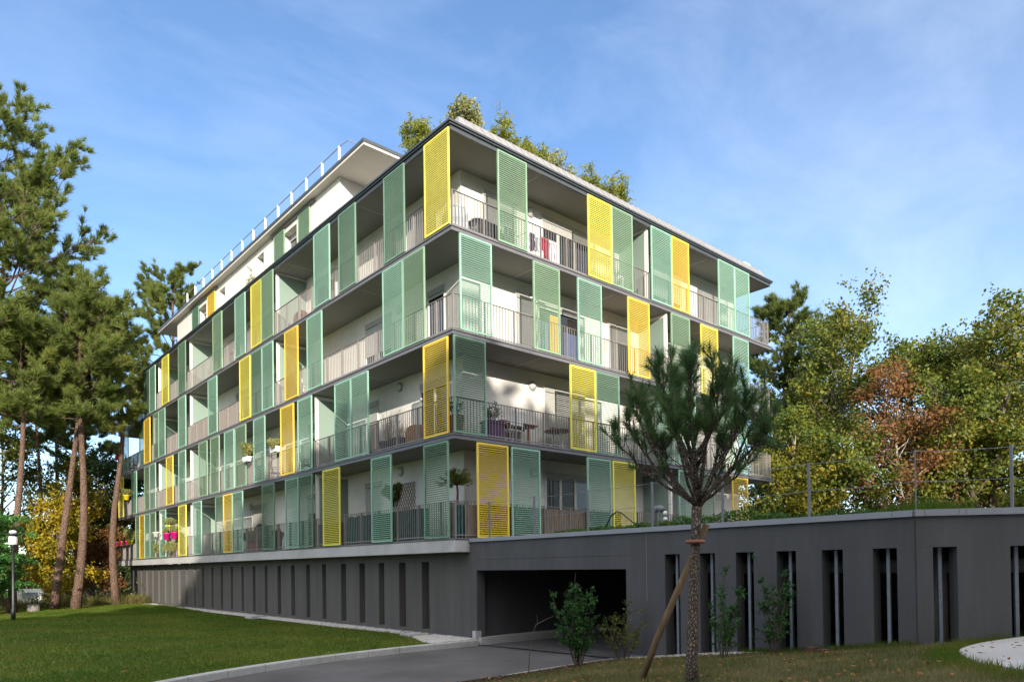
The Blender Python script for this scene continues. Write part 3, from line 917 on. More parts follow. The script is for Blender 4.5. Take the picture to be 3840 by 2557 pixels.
# white pebbles
def pebbles(rng, P, r):
    ico_v = np.array([(0, 0, -1), (.72, -.53, -.45), (-.28, -.85, -.45), (-.89, 0, -.45), (-.28, .85, -.45), (.72, .53, -.45), (.28, -.85, .45), (-.72, -.53, .45), (-.72, .53, .45), (.28, .85, .45), (.89, 0, .45), (0, 0, 1)])
    ico_f = np.array([(0, 1, 2), (1, 0, 5), (0, 2, 3), (0, 3, 4), (0, 4, 5), (1, 5, 10), (2, 1, 6), (3, 2, 7), (4, 3, 8), (5, 4, 9), (1, 10, 6), (2, 6, 7), (3, 7, 8), (4, 8, 9), (5, 9, 10), (6, 10, 11), (7, 6, 11), (8, 7, 11), (9, 8, 11), (10, 9, 11)])
    n = len(P); s = r * rng.uniform(.5, 1.4, (n, 1, 1)) * rng.uniform(.6, 1.3, (n, 1, 3)); s[:, :, 2] *= .7
    v = ico_v[None] * s; t = rng.uniform(0, 2 * PI, n); c, si = np.cos(t)[:, None], np.sin(t)[:, None]
    x = v[:, :, 0] * c - v[:, :, 1] * si; y = v[:, :, 0] * si + v[:, :, 1] * c
    V = np.stack([x, y, v[:, :, 2]], 2) + P[:, None]
    F = ico_f[None] + (np.arange(n) * 12)[:, None, None]
    return V.reshape(-1, 3), F.reshape(-1, 3)
n = 9500
Y = 36.5 * RNG.uniform(0, 1, n) ** 1.7 - .2; e = gravel_edge(Y); X = e + (.47 - e) * RNG.uniform(0, 1, n)
ok = Y > kerb_y(X) + .17; X, Y = X[ok], Y[ok]
P = np.stack([X, Y, np.full(len(X), -2.70)], 1); V, F = pebbles(RNG, P, .036)
struct(link('gravel', npmesh('gravel', V, F, M['pebble'])), 'stuff')
n = 1500
Y = RNG.uniform(-8.6, -5.2, n); X = .49 - np.abs(RNG.normal(0, .16, n)) * (1.3 - .25 * (-5.2 - Y))
P = np.stack([X, Y, mound_z(X, Y) + .012], 1); V, F = pebbles(RNG, P, .026)
struct(link('wall_gravel', npmesh('wall_gravel', V, F, M['pebble'])), 'stuff')
# small concrete slabs set in the gravel
for i, (y, s_, lab) in enumerate(((1.9, .5, 'flat concrete drain cover in the gravel nearest the drive'), (13.6, .8, 'flat concrete drain cover in the gravel halfway along the wall'), (29.5, 1.1, 'pale concrete slab on the gravel at the sunlit far end of the wall'))):
    mb = MB(); mb.box(-.35, .22, -s_ / 2, s_ / 2, -.05, .05); mb.box(-.29, .16, -s_ / 2 + .06, s_ / 2 - .06, .05, .062)
    tag(mb.build('drain_cover', M['concrete'], None, False, (-.05, y, -2.69)), lab, 'drain cover', 'drain covers along the base wall')

# ------------------------------------------------------------------ trees
def curve(p0, d, L, n, rng, wob, up=0.0):
    pts = [np.array(p0, float)]; d = np.array(d, float)
    for _ in range(n):
        d = d + rng.normal(0, wob, 3); d[2] += up; d /= np.linalg.norm(d)
        pts.append(pts[-1] + d * L / n)
    return pts

def tree_obj(name, trunk_mb, crown_me, barkm, loc, label, cat, group, crown='crown'):
    o = tag(empty(name, loc), label, cat, group)
    trunk_mb.build('trunk', M[barkm], o, True)
    link(crown, crown_me, o)
    return o

def pine_mesh(seed, H, R, cb, lean=(0, 0), r0=.22, ntuft=1500, top=.9, mat='needle', dens=22, nl=.34, nw=.034, flat=1.0):
    """tall pine: bare trunk up to cb*H, layered limbs above."""
    rng = np.random.default_rng(seed); tr = MB()
    pts = []; n = 12
    wx, wy = rng.normal(0, .02, 2) * H, rng.normal(0, .02, 2) * H
    for i in range(n + 1):
        t = i / n
        pts.append(np.array([lean[0] * t + wx[0] * math.sin(PI * t) + wx[1] * math.sin(2 * PI * t) * .5, lean[1] * t + wy[0] * math.sin(PI * t) + wy[1] * math.sin(2 * PI * t) * .5, H * top * t]))
    rad = [r0 * (1 - .78 * (i / n)) * (1.25 if i == 0 else 1) for i in range(n + 1)]
    tr.tube(pts, rad, 9)
    def at(t):
        f = t * n; i = min(int(f), n - 1); return pts[i] + (pts[i + 1] - pts[i]) * (f - i)
    P, D = [], []
    nb = int(58 * (1 - cb) / .5)
    for b in range(nb):
        t = cb + (1 - cb) * (b + rng.uniform()) / nb
        az = b * 2.399 + rng.normal(0, .4)
        prof = (math.sin(PI * (.12 + .80 * ((t - cb) / (1 - cb)) ** .85))) ** .7 * (1 - .25 * (t - cb) / (1 - cb))
        L = R * prof * rng.uniform(.6, 1.12)
        el = .05 + .75 * ((t - cb) / (1 - cb)) + rng.normal(0, .14)
        d = np.array([math.cos(az) * math.cos(el), math.sin(az) * math.cos(el), math.sin(el)])
        p0 = at(t); bp = curve(p0, d, L, 6, rng, .10, .05)
        rb = max(.02, r0 * .30 * (1 - .6 * t) * min(1, L / R + .2))
        tr.tube(bp, [rb * (1 - .8 * i / 6) for i in range(7)], 5, False)
        for k in range(int(6 + 9 * L / R)):
            s = rng.uniform(.30, 1.0); f = s * 6; i = min(int(f), 5); q = bp[i] + (bp[i + 1] - bp[i]) * (f - i)
            dd = (bp[i + 1] - bp[i]); dd = dd / np.linalg.norm(dd) + rng.normal(0, .55, 3); dd[2] = abs(dd[2]) * .5 + .1; dd /= np.linalg.norm(dd)
            l2 = R * .26 * rng.uniform(.5, 1.2) * (1.15 - .5 * s); sp = curve(q, dd, l2, 3, rng, .15, .12)
            tr.tube(sp, [rb * .35, rb * .25, rb * .18, rb * .1], 3, False)
            for m in range(6):
                w = rng.uniform(.35, 1.0); g = w * 3; j = min(int(g), 2)
                P.append(sp[j] + (sp[j + 1] - sp[j]) * (g - j) + rng.normal(0, .06, 3)); e = (sp[j + 1] - sp[j]); e = e / np.linalg.norm(e) + np.array([0, 0, .5]); D.append(e / np.linalg.norm(e))
    P = np.array(P); D = np.array(D); P[:, 2] = P[:, 2] * flat + (1 - flat) * cb * H
    V, F = needles(rng, P, D, dens, nl, nw, .85)
    return tr, npmesh('needles', V, F, M[mat]), len(F)

def decid_mesh(seed, H, R, cb, lean=(0, 0), r0=.16, mat='leafyg', lsize=.15, per=34, fork=.45, nl=22, dens=1.0, cl=.42):
    rng = np.random.default_rng(seed); tr = MB()
    n = 9; pts = []
    w = rng.normal(0, .035, 4) * H
    for i in range(n + 1):
        t = i / n
        pts.append(np.array([lean[0] * t + w[0] * math.sin(PI * t) + w[2] * .5 * math.sin(2 * PI * t), lean[1] * t + w[1] * math.sin(PI * t) + w[3] * .5 * math.sin(2 * PI * t), H * .86 * t]))
    tr.tube(pts, [r0 * (1 - .82 * i / n) * (1.3 if i == 0 else 1) for i in range(n + 1)], 8)
    P = []
    for b in range(nl):
        t = cb + (.97 - cb) * ((b + rng.uniform()) / nl)
        f = t * n; i = min(int(f), n - 1); p0 = pts[i] + (pts[i + 1] - pts[i]) * (f - i)
        az = b * 2.399 + rng.normal(0, .5); u = (t - cb) / (1 - cb)
        el = .25 + .75 * u + rng.normal(0, .18)
        L = R * (math.sin(PI * (.22 + .66 * u)) ** .6) * rng.uniform(.55, 1.15)
        d = np.array([math.cos(az) * math.cos(el), math.sin(az) * math.cos(el), math.sin(el)])
        bp = curve(p0, d, L, 6, rng, .16, .03); rb = r0 * .42 * (1 - .6 * t)
        tr.tube(bp, [rb * (1 - .85 * k / 6) for k in range(7)], 5, False)
        for k in range(9):
            s = rng.uniform(.35, 1.0); g = s * 6; j = min(int(g), 5); q = bp[j] + (bp[j + 1] - bp[j]) * (g - j)
            dd = (bp[j + 1] - bp[j]); dd = dd / np.linalg.norm(dd) + rng.normal(0, .7, 3); dd /= np.linalg.norm(dd)
            sp = curve(q, dd, R * .34 * rng.uniform(.4, 1.2), 4, rng, .2, .02)
            tr.tube(sp, [rb * .3, rb * .22, rb * .15, rb * .1, rb * .05], 3, False)
            if rng.uniform() > dens:
                continue
            for m in range(1, 5):
                c = sp[m]; kk = int(per * rng.uniform(.3, 1.2) / 2.2)
                P.append(c + rng.normal(0, cl * .55, (kk, 3)) * np.array([1, 1, .62]))
    P = np.concatenate(P)
    V, F = leaves(rng, P, lsize, .72, .4)
    return tr, npmesh('leaves', V, F, M[mat]), len(F)
NT = [0]
def put(make, name, loc, label, cat, group, barkm, rz=0.0, crown='crown'):
    tr, me, n = make; NT[0] += n
    o = tree_obj(name, tr, me, barkm, loc, label, cat, group, crown); o.rotation_euler = (0, 0, rz)
    return o
GP = -2.9
GL = 'tall pines at the left of the building'
put(pine_mesh(1, 19.6, 4.0, .55, (.55, .3), .24, dens=15, mat='needlebright'), 'pine_tree', (-4.03, 28.45, GP), 'straight tall pine whose bare trunk rises nearest the lit lawn, second trunk from the left', 'tree', GL, 'barkpine')
put(pine_mesh(2, 18.3, 3.4, .62, (1.7, -.2), .22, dens=18, mat='needlebright'), 'pine_tree', (-4.9, 29.2, GP), 'tall pine with a pinkish trunk leaning towards the straight pine beside it', 'tree', GL, 'barkpine')
put(pine_mesh(3, 19.0, 3.4, .60, (-.9, .6), .22, dens=18, mat='needlebright'), 'pine_tree', (-1.53, 30.9, GP), 'tall pine standing tight against the left end of the building', 'tree', GL, 'barkpine')
put(pine_mesh(19, 28.6, 8.4, .45, (.4, .3), .32, mat='needlebright', dens=38, nl=.38, nw=.038), 'pine_tree', (-7.85, 30.2, GP), 'tallest pine, its broad crown cut off by the left edge of the photo', 'tree', GL, 'barkpine')
put(pine_mesh(14, 16.2, 3.0, .64, (.3, .3), .20, dens=18, mat='needlebright'), 'pine_tree', (-6.9, 27.4, GP), 'shorter pine filling the gap between the tallest pine and the leaning one', 'tree', GL, 'barkpine')
put(pine_mesh(15, 25.0, 5.4, .46, (.3, .2), .26, mat='needlebright', dens=34), 'pine_tree', (-6.78, 32.4, GP), 'full crowned pine just inside the left edge, right below the tallest crown', 'tree', GL, 'barkpine')
put(pine_mesh(5, 24.6, 5.6, .58, (.5, .2), .27, mat='needlebright', dens=52), 'pine_tree', (3.31, 38.64, GP), 'round topped pine rising behind the white penthouse roof', 'tree', GL, 'barkpine')
put(pine_mesh(6, 19.0, 3.2, .62, (1.2, .2), .17), 'pine_tree', (-5.2, 39.9, GP), 'thin pine leaning right, far back between the left trunks', 'tree', GL, 'barkpine')
put(pine_mesh(7, 20.0, 3.2, .6, (.3, .2), .18), 'pine_tree', (-2.7, 43.9, GP), 'thin upright pine far back behind the two joined trunks', 'tree', GL, 'barkpine')
put(pine_mesh(8, 17.5, 3.4, .58, (-.4, .2), .18), 'pine_tree', (.4, 48, GP), 'distant pine seen just left of the building end', 'tree', GL, 'barkpine')
put(pine_mesh(9, 16.0, 3.2, .5, (.4, .2), .18), 'pine_tree', (-9.5, 41, GP), 'distant pine low at the left edge of the photo', 'tree', GL, 'barkpine')
GD = 'broadleaf trees at the left'
put(decid_mesh(21, 8.6, 3.8, .25, (-1.6, -.4), .22, 'leafgold', .16, 46), 'oak_tree', (-.62, 42.1, GP), 'yellow autumn oak with a pale leaning trunk beside the base wall', 'tree', GD, 'barkpale')
put(decid_mesh(22, 5.0, 2.1, .10, (.2, 0), .08, 'leafo', .13, 44), 'oak_tree', (-.68, 40.8, GP), 'small russet tree under the yellow oak', 'tree', GD, 'barkgrey')
put(decid_mesh(23, 6.0, 2.8, .12, (.3, 0), .13, 'leafgold', .16, 46), 'oak_tree', (-4.2, 34.6, GP), 'golden tree between the leaning pine and the feathery tree', 'tree', GD, 'barkgrey')
put(decid_mesh(24, 10.6, 3.6, .15, (.5, 0), .18, 'leafdk', .18, 46), 'oak_tree', (-2.2, 43.0, GP), 'dark green tree filling the shade behind the joined pine trunks', 'tree', GD, 'barkgrey')
put(decid_mesh(25, 12.0, 4.2, .15, (.5, 0), .2, 'leafg', .18, 46), 'oak_tree', (-6.6, 40.0, GP), 'tall green tree behind the thin leaning pine', 'tree', GD, 'barkgrey')
put(decid_mesh(26, 10.0, 3.8, .15, (.5, 0), .2, 'leafmix', .18, 46), 'oak_tree', (-9.2, 35.0, GP), 'green and gold tree behind the street lamp', 'tree', GD, 'barkgrey')
put(decid_mesh(27, 10.4, 3.6, .12, (.2, 0), .2, 'leafdk', .18, 46), 'oak_tree', (1.0, 42.0, GP), 'dark tree seen through the end balconies of the building', 'tree', GD, 'barkgrey')
put(decid_mesh(28, 9.2, 3.4, .12, (.2, 0), .18, 'leafmix', .17, 46), 'oak_tree', (1.8, 43.5, GP), 'mixed green tree close behind the building end', 'tree', GD, 'barkgrey')
# feathery mimosa
def mimosa(seed):
    rng = np.random.default_rng(seed); tr = MB(); P = []
    for s in range(6):
        d = np.array([rng.normal(0, .35), rng.normal(0, .35), 1]); bp = curve((0, 0, 0), d, 4.6, 7, rng, .1)
        tr.tube(bp, [.07 * (1 - .8 * i / 7) for i in range(8)], 6)
        for k in range(13):
            j = rng.integers(2, 8); az = rng.uniform(0, 2 * PI); dd = np.array([math.cos(az), math.sin(az), .25])
            sp = curve(bp[j], dd, rng.uniform(.9, 2.2), 6, rng, .1, -.06); tr.tube(sp, [.02, .018, .015, .012, .01, .007, .004], 4, False)
            for m in range(2, 7):
                for q in range(5):
                    a2 = rng.uniform(0, 2 * PI); fd = np.array([math.cos(a2), math.sin(a2), rng.uniform(-.35, .15)]); fl = rng.uniform(.3, .55)
                    tt = np.linspace(.05, 1, 13)[:, None]
                    P.append(sp[m] + fd * fl * tt + np.array([0, 0, -.12]) * tt ** 2 + rng.normal(0, .025, (13, 3)))
    P = np.concatenate(P); V, F = leaves(rng, P, .135, .42, .0)
    return tr, npmesh('fronds', V, F, M['leafmim']), len(F)
put(mimosa(31), 'mimosa_tree', (-7.8, 25.8, GP + .15), 'bright green feathery tree behind the street lamp', 'tree', None, 'barkgrey')
# right-hand trees behind the garage
GR = 'trees behind the garage roof'
put(pine_mesh(11, 20.4, 5.0, .45, (-.6, .4), .25, dens=26), 'pine_tree', (33.45, 6.95, GP), 'blue-green pine standing just right of the building, behind the garage', 'tree', GR, 'barkpine')
put(pine_mesh(12, 16.5, 3.4, .5, (-.3, .4), .2), 'pine_tree', (37.8, 8.6, GP), 'pine half hidden behind the right end balconies', 'tree', GR, 'barkpine')
put(decid_mesh(41, 17.2, 4.4, .30, (1.5, -1.2), .24, 'leafmix', .19, 40, nl=32), 'oak_tree', (28.4, 3.2, GP), 'large yellow-green oak right of the blue-green pine, highest of the oaks', 'tree', GR, 'barkgrey', 0)
put(decid_mesh(54, 18.4, 4.0, .3, (.4, .3), .22, 'leafg', .19, 40, nl=32), 'oak_tree', (32.65, 4.8, GP), 'deep green oak filling the gap between the blue-green pine and the large yellow-green oak', 'tree', GR, 'barkgrey')
put(decid_mesh(55, 17.0, 4.0, .3, (.4, .3), .22, 'leafmix', .19, 40, nl=30), 'oak_tree', (38.3, .1, GP), 'oak rising behind and above the russet tree', 'tree', GR, 'barkgrey')
put(decid_mesh(42, 15.6, 3.6, .35, (.4, -.6), .2, 'leafg', .18, 38, nl=28), 'oak_tree', (34.6, .9, GP), 'thin crowned oak left of the russet tree, sky showing through', 'tree', GR, 'barkgrey')
put(decid_mesh(43, 11.6, 3.0, .28, (-.6, .5), .16, 'leafo', .15, 34, nl=26, dens=.85), 'birch_tree', (25.9, -2.4, GP), 'russet tree with pale bare limbs, middle of the right-hand wood', 'tree', GR, 'barkpale')
put(decid_mesh(44, 15.2, 3.7, .30, (-1.0, .3), .2, 'leafmix', .18, 36, nl=28), 'oak_tree', (33.6, -2.0, GP), 'green oak with a bent pinkish trunk right of the russet tree', 'tree', GR, 'barkpine')
put(decid_mesh(45, 15.8, 3.8, .32, (.6, .4), .22, 'leafg', .18, 36, nl=28), 'oak_tree', (38.9, -2.3, GP), 'dark green oak behind the two dark leaning trunks', 'tree', GR, 'barkgrey')
put(decid_mesh(46, 15.6, 4.2, .32, (.8, -.2), .23, 'leafmix', .19, 40, nl=32), 'oak_tree', (30.4, -5.0, GP), 'broad yellow-green oak cut off by the right edge of the photo', 'tree', GR, 'barkgrey')
put(decid_mesh(47, 10.6, 3.4, .25, (-.8, 0), .16, 'leafmix', .17, 40), 'oak_tree', (25.4, 2.9, GP), 'lower yellow oak close beside the end balconies', 'tree', GR, 'barkpale')
put(decid_mesh(48, 9.2, 3.2, .2, (.5, 0), .15, 'leafmix', .17, 40), 'oak_tree', (28.6, -3.4, GP), 'low green and gold tree behind the corner of the garage roof', 'tree', GR, 'barkgrey')
put(decid_mesh(49, 14.0, 4.0, .2, (.5, 0), .2, 'leafg', .18, 38), 'oak_tree', (36.2, 10.4, GP), 'green oak behind the right end balconies', 'tree', GR, 'barkgrey')
put(decid_mesh(50, 12.2, 3.4, .34, (-1.9, .9), .19, 'leafmix', .17, 34), 'oak_tree', (29.0, -4.4, GP), 'dark double trunked tree leaning left behind the garage corner', 'tree', GR, 'barkgrey')
put(decid_mesh(51, 7.4, 2.8, .15, (.2, 0), .13, 'leafyg', .16, 44), 'oak_tree', (22.2, 2.2, GP), 'golden bush-like tree under the lowest end balcony', 'tree', GR, 'barkgrey')
put(decid_mesh(52, 8.6, 3.2, .15, (.2, 0), .13, 'leafg', .17, 44), 'oak_tree', (24.2, -.4, GP), 'low green tree left of the slender fence post on the garage roof', 'tree', GR, 'barkgrey')
put(decid_mesh(53, 13.2, 3.6, .3, (-.6, .3), .18, 'leafmix', .18, 38), 'oak_tree', (34.4, -7.2, GP), 'mixed oak at the far right behind the broad yellow-green one', 'tree', GR, 'barkgrey')

# woodland masses: behind the site at left and right, and the belt across the street that shades the lawn
def wood_mass(name, pts_fn, n, size, seed, mat='woodfar', trunks=None):
    rng = np.random.default_rng(seed); P = pts_fn(rng, n); V, F = leaves(rng, P, size, .8, .2)
    o = link(name, npmesh(name, V, F, M[mat])); o['kind'] = 'stuff'; return o
def massL(rng, n):
    x = rng.uniform(-75, 20, n); y = 50 + rng.uniform(0, 20, n) - .12 * (x + 20)
    top = 6.5 + 2.2 * np.sin(x * .35) + 1.5 * np.sin(x * .9 + 1)
    return np.stack([x, y, GP + top * rng.uniform(0, 1, n) ** .8], 1)
wood_mass('woodland', massL, 42000, .42, 61)
def massR(rng, n):
    t = rng.uniform(0, 1, n); x = 46 + 14 * rng.uniform(0, 1, n) + 10 * t; y = 26 - 62 * t
    top = 5.2 + 1.8 * np.sin(t * 40) + 1.4 * np.sin(t * 17 + 1)
    return np.stack([x, y, GP + top * rng.uniform(0, 1, n) ** .8], 1)
wood_mass('woodland', massR, 26000, .40, 62)
SX, SY = .458, .889
def belt(rng, n):
    t = rng.uniform(-48, 75, n)
    z0 = np.interp(t, [-48, -30, -19, -16.5, -12.5, -9, -5, 0, 13, 40, 75], [-8, -6, -1.6, 1.2, 4.0, 5.7, 6.0, 5.5, 4.8, 4.8, 4.8])
    D = 36 + 9 * rng.uniform(0, 1, n)
    top = z0 + .293 * D + .3 * np.sin(t * 1.9) + .25 * np.sin(t * 4.3 + 1) - .5
    z = GP + (top - GP) * np.minimum(1, rng.uniform(0, 1.0, n) ** .85)
    x = t * SY - D * SX; y = -t * SX - D * SY
    return np.stack([x, y, z], 1)
wood_mass('woodland', belt, 90000, 1.0, 63, 'leafdk')
# weeds along the back of the lawn
n = 26000
X = RNG.uniform(-32, .6, n); Y = 31.2 + RNG.exponential(1.6, n) + .6 * np.sin(X)
V, F = blades(RNG, X, Y, np.full(n, GP), .75, .035)
P = np.stack([RNG.uniform(-30, 1, 9000), 31.6 + RNG.exponential(1.5, 9000), GP + np.abs(RNG.normal(0, .5, 9000))], 1); V2, F2 = leaves(RNG, P, .14, .6)
me = npmesh('undergrowth', V, F, M['weed']); struct(link('undergrowth', me), 'stuff')
struct(link('brambles', npmesh('brambles', V2, F2, M['leafg'])), 'stuff')
# things behind the lawn at far left
mb = MB(); mb.box(-2.6, 2.6, -.1, .1, 0, 1.25); g = tag(empty('garden_wall', (-6.9, 34.2, GP), -.72), 'low pale wall with grey panels behind the lamp post', 'wall')
mb.build('wall_panel', M['whitepaint'], g)
for i in range(4):
    mb = MB(); mb.box(-2.4 + i * 1.3, -1.5 + i * 1.3, -.13, -.102, .2, 1.05); mb.build('panel_inset', M['galv'], g)
mb = MB(); mb.lathe((0, 0, 0), [(.27, 0), (.28, .1), (.27, .36), (.24, .38)], 14); 
tag(mb.build('concrete_ring', M['stone'], None, False, (-5.9, 28.2, GP + .14)), 'squat concrete block at the edge of the lawn left of the leaning pine', 'block')
# pale houses behind the right-hand trees
def house(loc, rz, w, d, h, lab):
    o = tag(empty('pale_house', loc, rz), lab, 'house', 'houses behind the right-hand wood')
    m_ = MB(); m_.box(-w / 2, w / 2, -d / 2, d / 2, 0, h); m_.build('wall', M['palewall'], o)
    m_ = MB(); m_.prism([(-w / 2 - .4, -d / 2 - .4), (w / 2 + .4, -d / 2 - .4), (w / 2 + .4, d / 2 + .4), (-w / 2 - .4, d / 2 + .4)], h + .002, h + .25); m_.build('roof', M['rooftile'], o)
    for k in range(int(w // 3)):
        for z in (1, 4):
            if z + 1.4 < h:
                x = -w / 2 + 1 + k * 3
                f = MB(); f.box(x, x + 1.2, -d / 2 - .05, -d / 2 - .003, z, z + 1.4); fo = f.build('window', M['pvc'], o)
                g_ = MB(); g_.box(x + .1, x + 1.1, -d / 2 - .06, -d / 2 - .051, z + .1, z + 1.3); g_.build('pane', M['glass'], fo)
house((60, -6, GP), math.radians(-65), 15, 9, 6.2, 'pale house glimpsed behind the russet tree')
house((52, -16.5, GP), math.radians(-60), 10, 8, 5.0, 'pale house glimpsed at the far right behind the dark trunks')

# ------------------------------------------------------------------ foreground young pine with stake
def young_pine():
    rng = np.random.default_rng(77); tr = MB()
    base = np.array((0, 0, 0.)); fork = np.array((.07, -.06, 2.08))
    pts = [base + np.array((0, 0, -.1)), np.array((.005, 0, .3)), np.array((.02, -.015, .8)), np.array((.035, -.03, 1.3)), np.array((.055, -.05, 1.8)), fork]
    tr.tube(pts, [.080, .067, .062, .058, .055, .062], 14)
    P, D = [], []
    C = np.array((.06, -.05, 3.05))
    dirs = []
    for i in range(23):
        az = i * 2.399 + rng.normal(0, .2)
        t = (i + .5) / 23
        el = math.radians(-10 + 84 * t ** 1.2)
        dirs.append((az, el))
    for az, el in dirs:
        tip = C + np.array((math.cos(az) * math.cos(el) * 1.0, math.sin(az) * math.cos(el) * 1.0, math.sin(el) * .96)) * rng.uniform(.80, 1.04)
        s = fork + np.array((0, 0, rng.uniform(-.06, .12))) + (np.array((0, 0, .5)) * rng.uniform(0, 1) if el > .7 else 0)
        mid = s + (tip - s) * .5 + np.array((math.cos(az), math.sin(az), 0)) * .16 * math.cos(el) - np.array((0, 0, .10 * math.cos(el)))
        bp = []
        for k in range(8):
            u = k / 7; bp.append((1 - u) ** 2 * s + 2 * u * (1 - u) * mid + u * u * tip + rng.normal(0, .012, 3))
        rb = rng.uniform(.018, .028) if el < .9 else .032
        tr.tube(bp, [rb * (1 - .72 * k / 7) for k in range(8)], 7)
        for m in range(21):
            u = rng.uniform(.32, 1.0); f = u * 7; j = min(int(f), 6); q = bp[j] + (bp[j + 1] - bp[j]) * (f - j)
            dd = (bp[j + 1] - bp[j]); dd = dd / np.linalg.norm(dd) + rng.normal(0, .55, 3); dd[2] += .35; dd /= np.linalg.norm(dd)
            L = rng.uniform(.16, .36); sp = curve(q, dd, L, 4, rng, .12, .13)
            tr.tube(sp, [.008, .007, .006, .005, .004], 4, False)
            low = q[2] < 2.72
            if low and rng.uniform() < .80:
                continue
            for k in range(5):
                g = rng.uniform(.45, 1.0) * 4; j2 = min(int(g), 3)
                e = sp[j2 + 1] - sp[j2]
                P.append(sp[j2] + e * (g - j2)); D.append(e / np.linalg.norm(e))
        for k in range(5):
            P.append(bp[7] - (bp[7] - bp[6]) * k * .3); e = bp[7] - bp[6]; D.append(e / np.linalg.norm(e))
    V, F = needles(rng, np.array(P), np.array(D), 21, .145, .0048, .9)
    return tr, npmesh('needles', V, F, M['needledark'])
tr, me = young_pine()
yp = tree_obj('young_pine_tree', tr, me, 'barkyoung', (-4.19, -10.25, -2.19), 'young dark pine with candelabra limbs tied to a slanting stake in front', 'tree', None, 'crown')
mb = MB(); mb.tube([(-4.02, -9.26, -2.5), (-3.99, -9.6, -1.72), (-3.93, -10.31, -.31)], [.043, .042, .040], 12)
st = mb.build('tree_stake', M['lightwood'], None, True); tag(st, 'slanting round wooden stake propping the young pine', 'stake')
mb = MB(); mb.tube([(-4.14 + .095 * math.cos(t), -10.29 + .095 * math.sin(t), -.52) for t in [2 * PI * i / 20 for i in range(21)]], .022, 8, False)
tag(mb.build('tree_tie', M['rubber'], None, True), 'rusty orange strap tying the young pine to its stake', 'tree tie')

# ------------------------------------------------------------------ shrubs in front of the garage
def shrub(seed, H, R, stems, lsize, mat, per, leader=0.0, start=.25, spread=.35, sparse=1.0):
    rng = np.random.default_rng(seed); tr = MB(); P = []
    for s in range(stems):
        az = 2 * PI * s / stems + rng.normal(0, .4); h = H * rng.uniform(.55, .9)
        if s == 0:
            h = H
        d = np.array([math.cos(az) * spread, math.sin(az) * spread, 1]) if s else np.array([.03, .02, 1])
        bp = curve((math.cos(az) * .05, math.sin(az) * .05, -.05), d, h, 9, rng, .06, .05)
        tr.tube(bp, [.013 * (1 - .75 * k / 9) for k in range(10)], 5, False)
        for k in range(13):
            u = rng.uniform(start, 1.0); f = u * 9; j = min(int(f), 8); q = bp[j] + (bp[j + 1] - bp[j]) * (f - j)
            a2 = rng.uniform(0, 2 * PI); wid = R * (1.1 - u) * rng.uniform(.4, 1.1) + .05
            if leader and s == 0 and u > leader:
                wid = .06
            sp = curve(q, (math.cos(a2), math.sin(a2), .55), wid, 3, rng, .15, .08)
            tr.tube(sp, [.005, .004, .003, .002], 3, False)
            for m in range(per):
                if rng.uniform() < sparse:
                    g = rng.uniform(.15, 1) * 3; j2 = min(int(g), 2); P.append(sp[j2] + (sp[j2 + 1] - sp[j2]) * (g - j2) + rng.normal(0, .018, 3))
    V, F = leaves(rng, np.array(P), lsize, .55, -.3)
    return tr, npmesh('leaves', V, F, M[mat]), len(F)
GS = 'shrubs planted in front of the garage'
put(shrub(81, 1.95, .40, 12, .06, 'leafshrub', 26, 0, .18, .17), 'shrub', (-1.03, -5.42, -2.79), 'dense upright green shrub in front of the garage opening', 'shrub', GS, 'twig', 0, 'foliage')
put(shrub(82, 1.40, .45, 9, .055, 'leafmix', 11, 0, .25, .45, .6), 'shrub', (-.05, -5.75, -2.74), 'sparse yellowing shrub at the right corner of the garage opening', 'shrub', GS, 'twig', 0, 'foliage')
put(shrub(83, 1.85, .34, 7, .05, 'leafshrub', 18, .66, .18, .17), 'shrub', (-.75, -8.5, -2.40), 'slim green shrub with a tall leader just right of the young pine trunk', 'shrub', GS, 'twig', 0, 'foliage')
put(shrub(84, 1.78, .32, 7, .05, 'leafshrub', 18, .62, .18, .15), 'shrub', (-.05, -9.03, -2.34), 'narrow green shrub with a tall tip, farthest right of the four shrubs', 'shrub', GS, 'twig', 0, 'foliage')
mb = MB()
mb.tube([(-2.1, -5.12, -2.85), (-2.06, -5.12, -2.45), (-2.0, -5.14, -2.1), (-1.93, -5.17, -1.9), (-1.75, -5.28, -1.80), (-1.62, -5.36, -1.74)], [.011, .010, .009, .008, .006, .003], 6)
mb.tube([(-1.99, -5.14, -2.08), (-1.85, -5.22, -2.02), (-1.62, -5.36, -2.06)], [.007, .006, .003], 5); mb.tube([(-1.90, -5.19, -1.88), (-1.92, -5.18, -1.72)], [.006, .003], 5)
sg = tag(empty('bare_sapling', (0, 0, 0)), 'thin leafless sapling at the edge of the drive', 'sapling'); mb.build('stem', M['twig'], sg)
GZS = 'timber sleepers by the garage wall'
for i, (y, lab) in enumerate(((-9.72, 'tallest upright timber sleeper, left end of the short row'), (-9.91, 'second timber sleeper from the left in the short row'), (-10.10, 'third timber sleeper from the left in the short row'), (-10.29, 'timber sleeper at the low right end of the short row'))):
    mb = MB(); z = -2.13 - .025 * i
    P_ = [(-.09, -.088), (.07, -.088), (.09, -.07), (.09, .07), (.07, .088), (-.09, .088)]
    mb.prism(P_, -.3, .0); tag(mb.build('timber_sleeper', M['sleeper'], None, False, (-.12, y, z)), lab, 'sleeper', GZS)

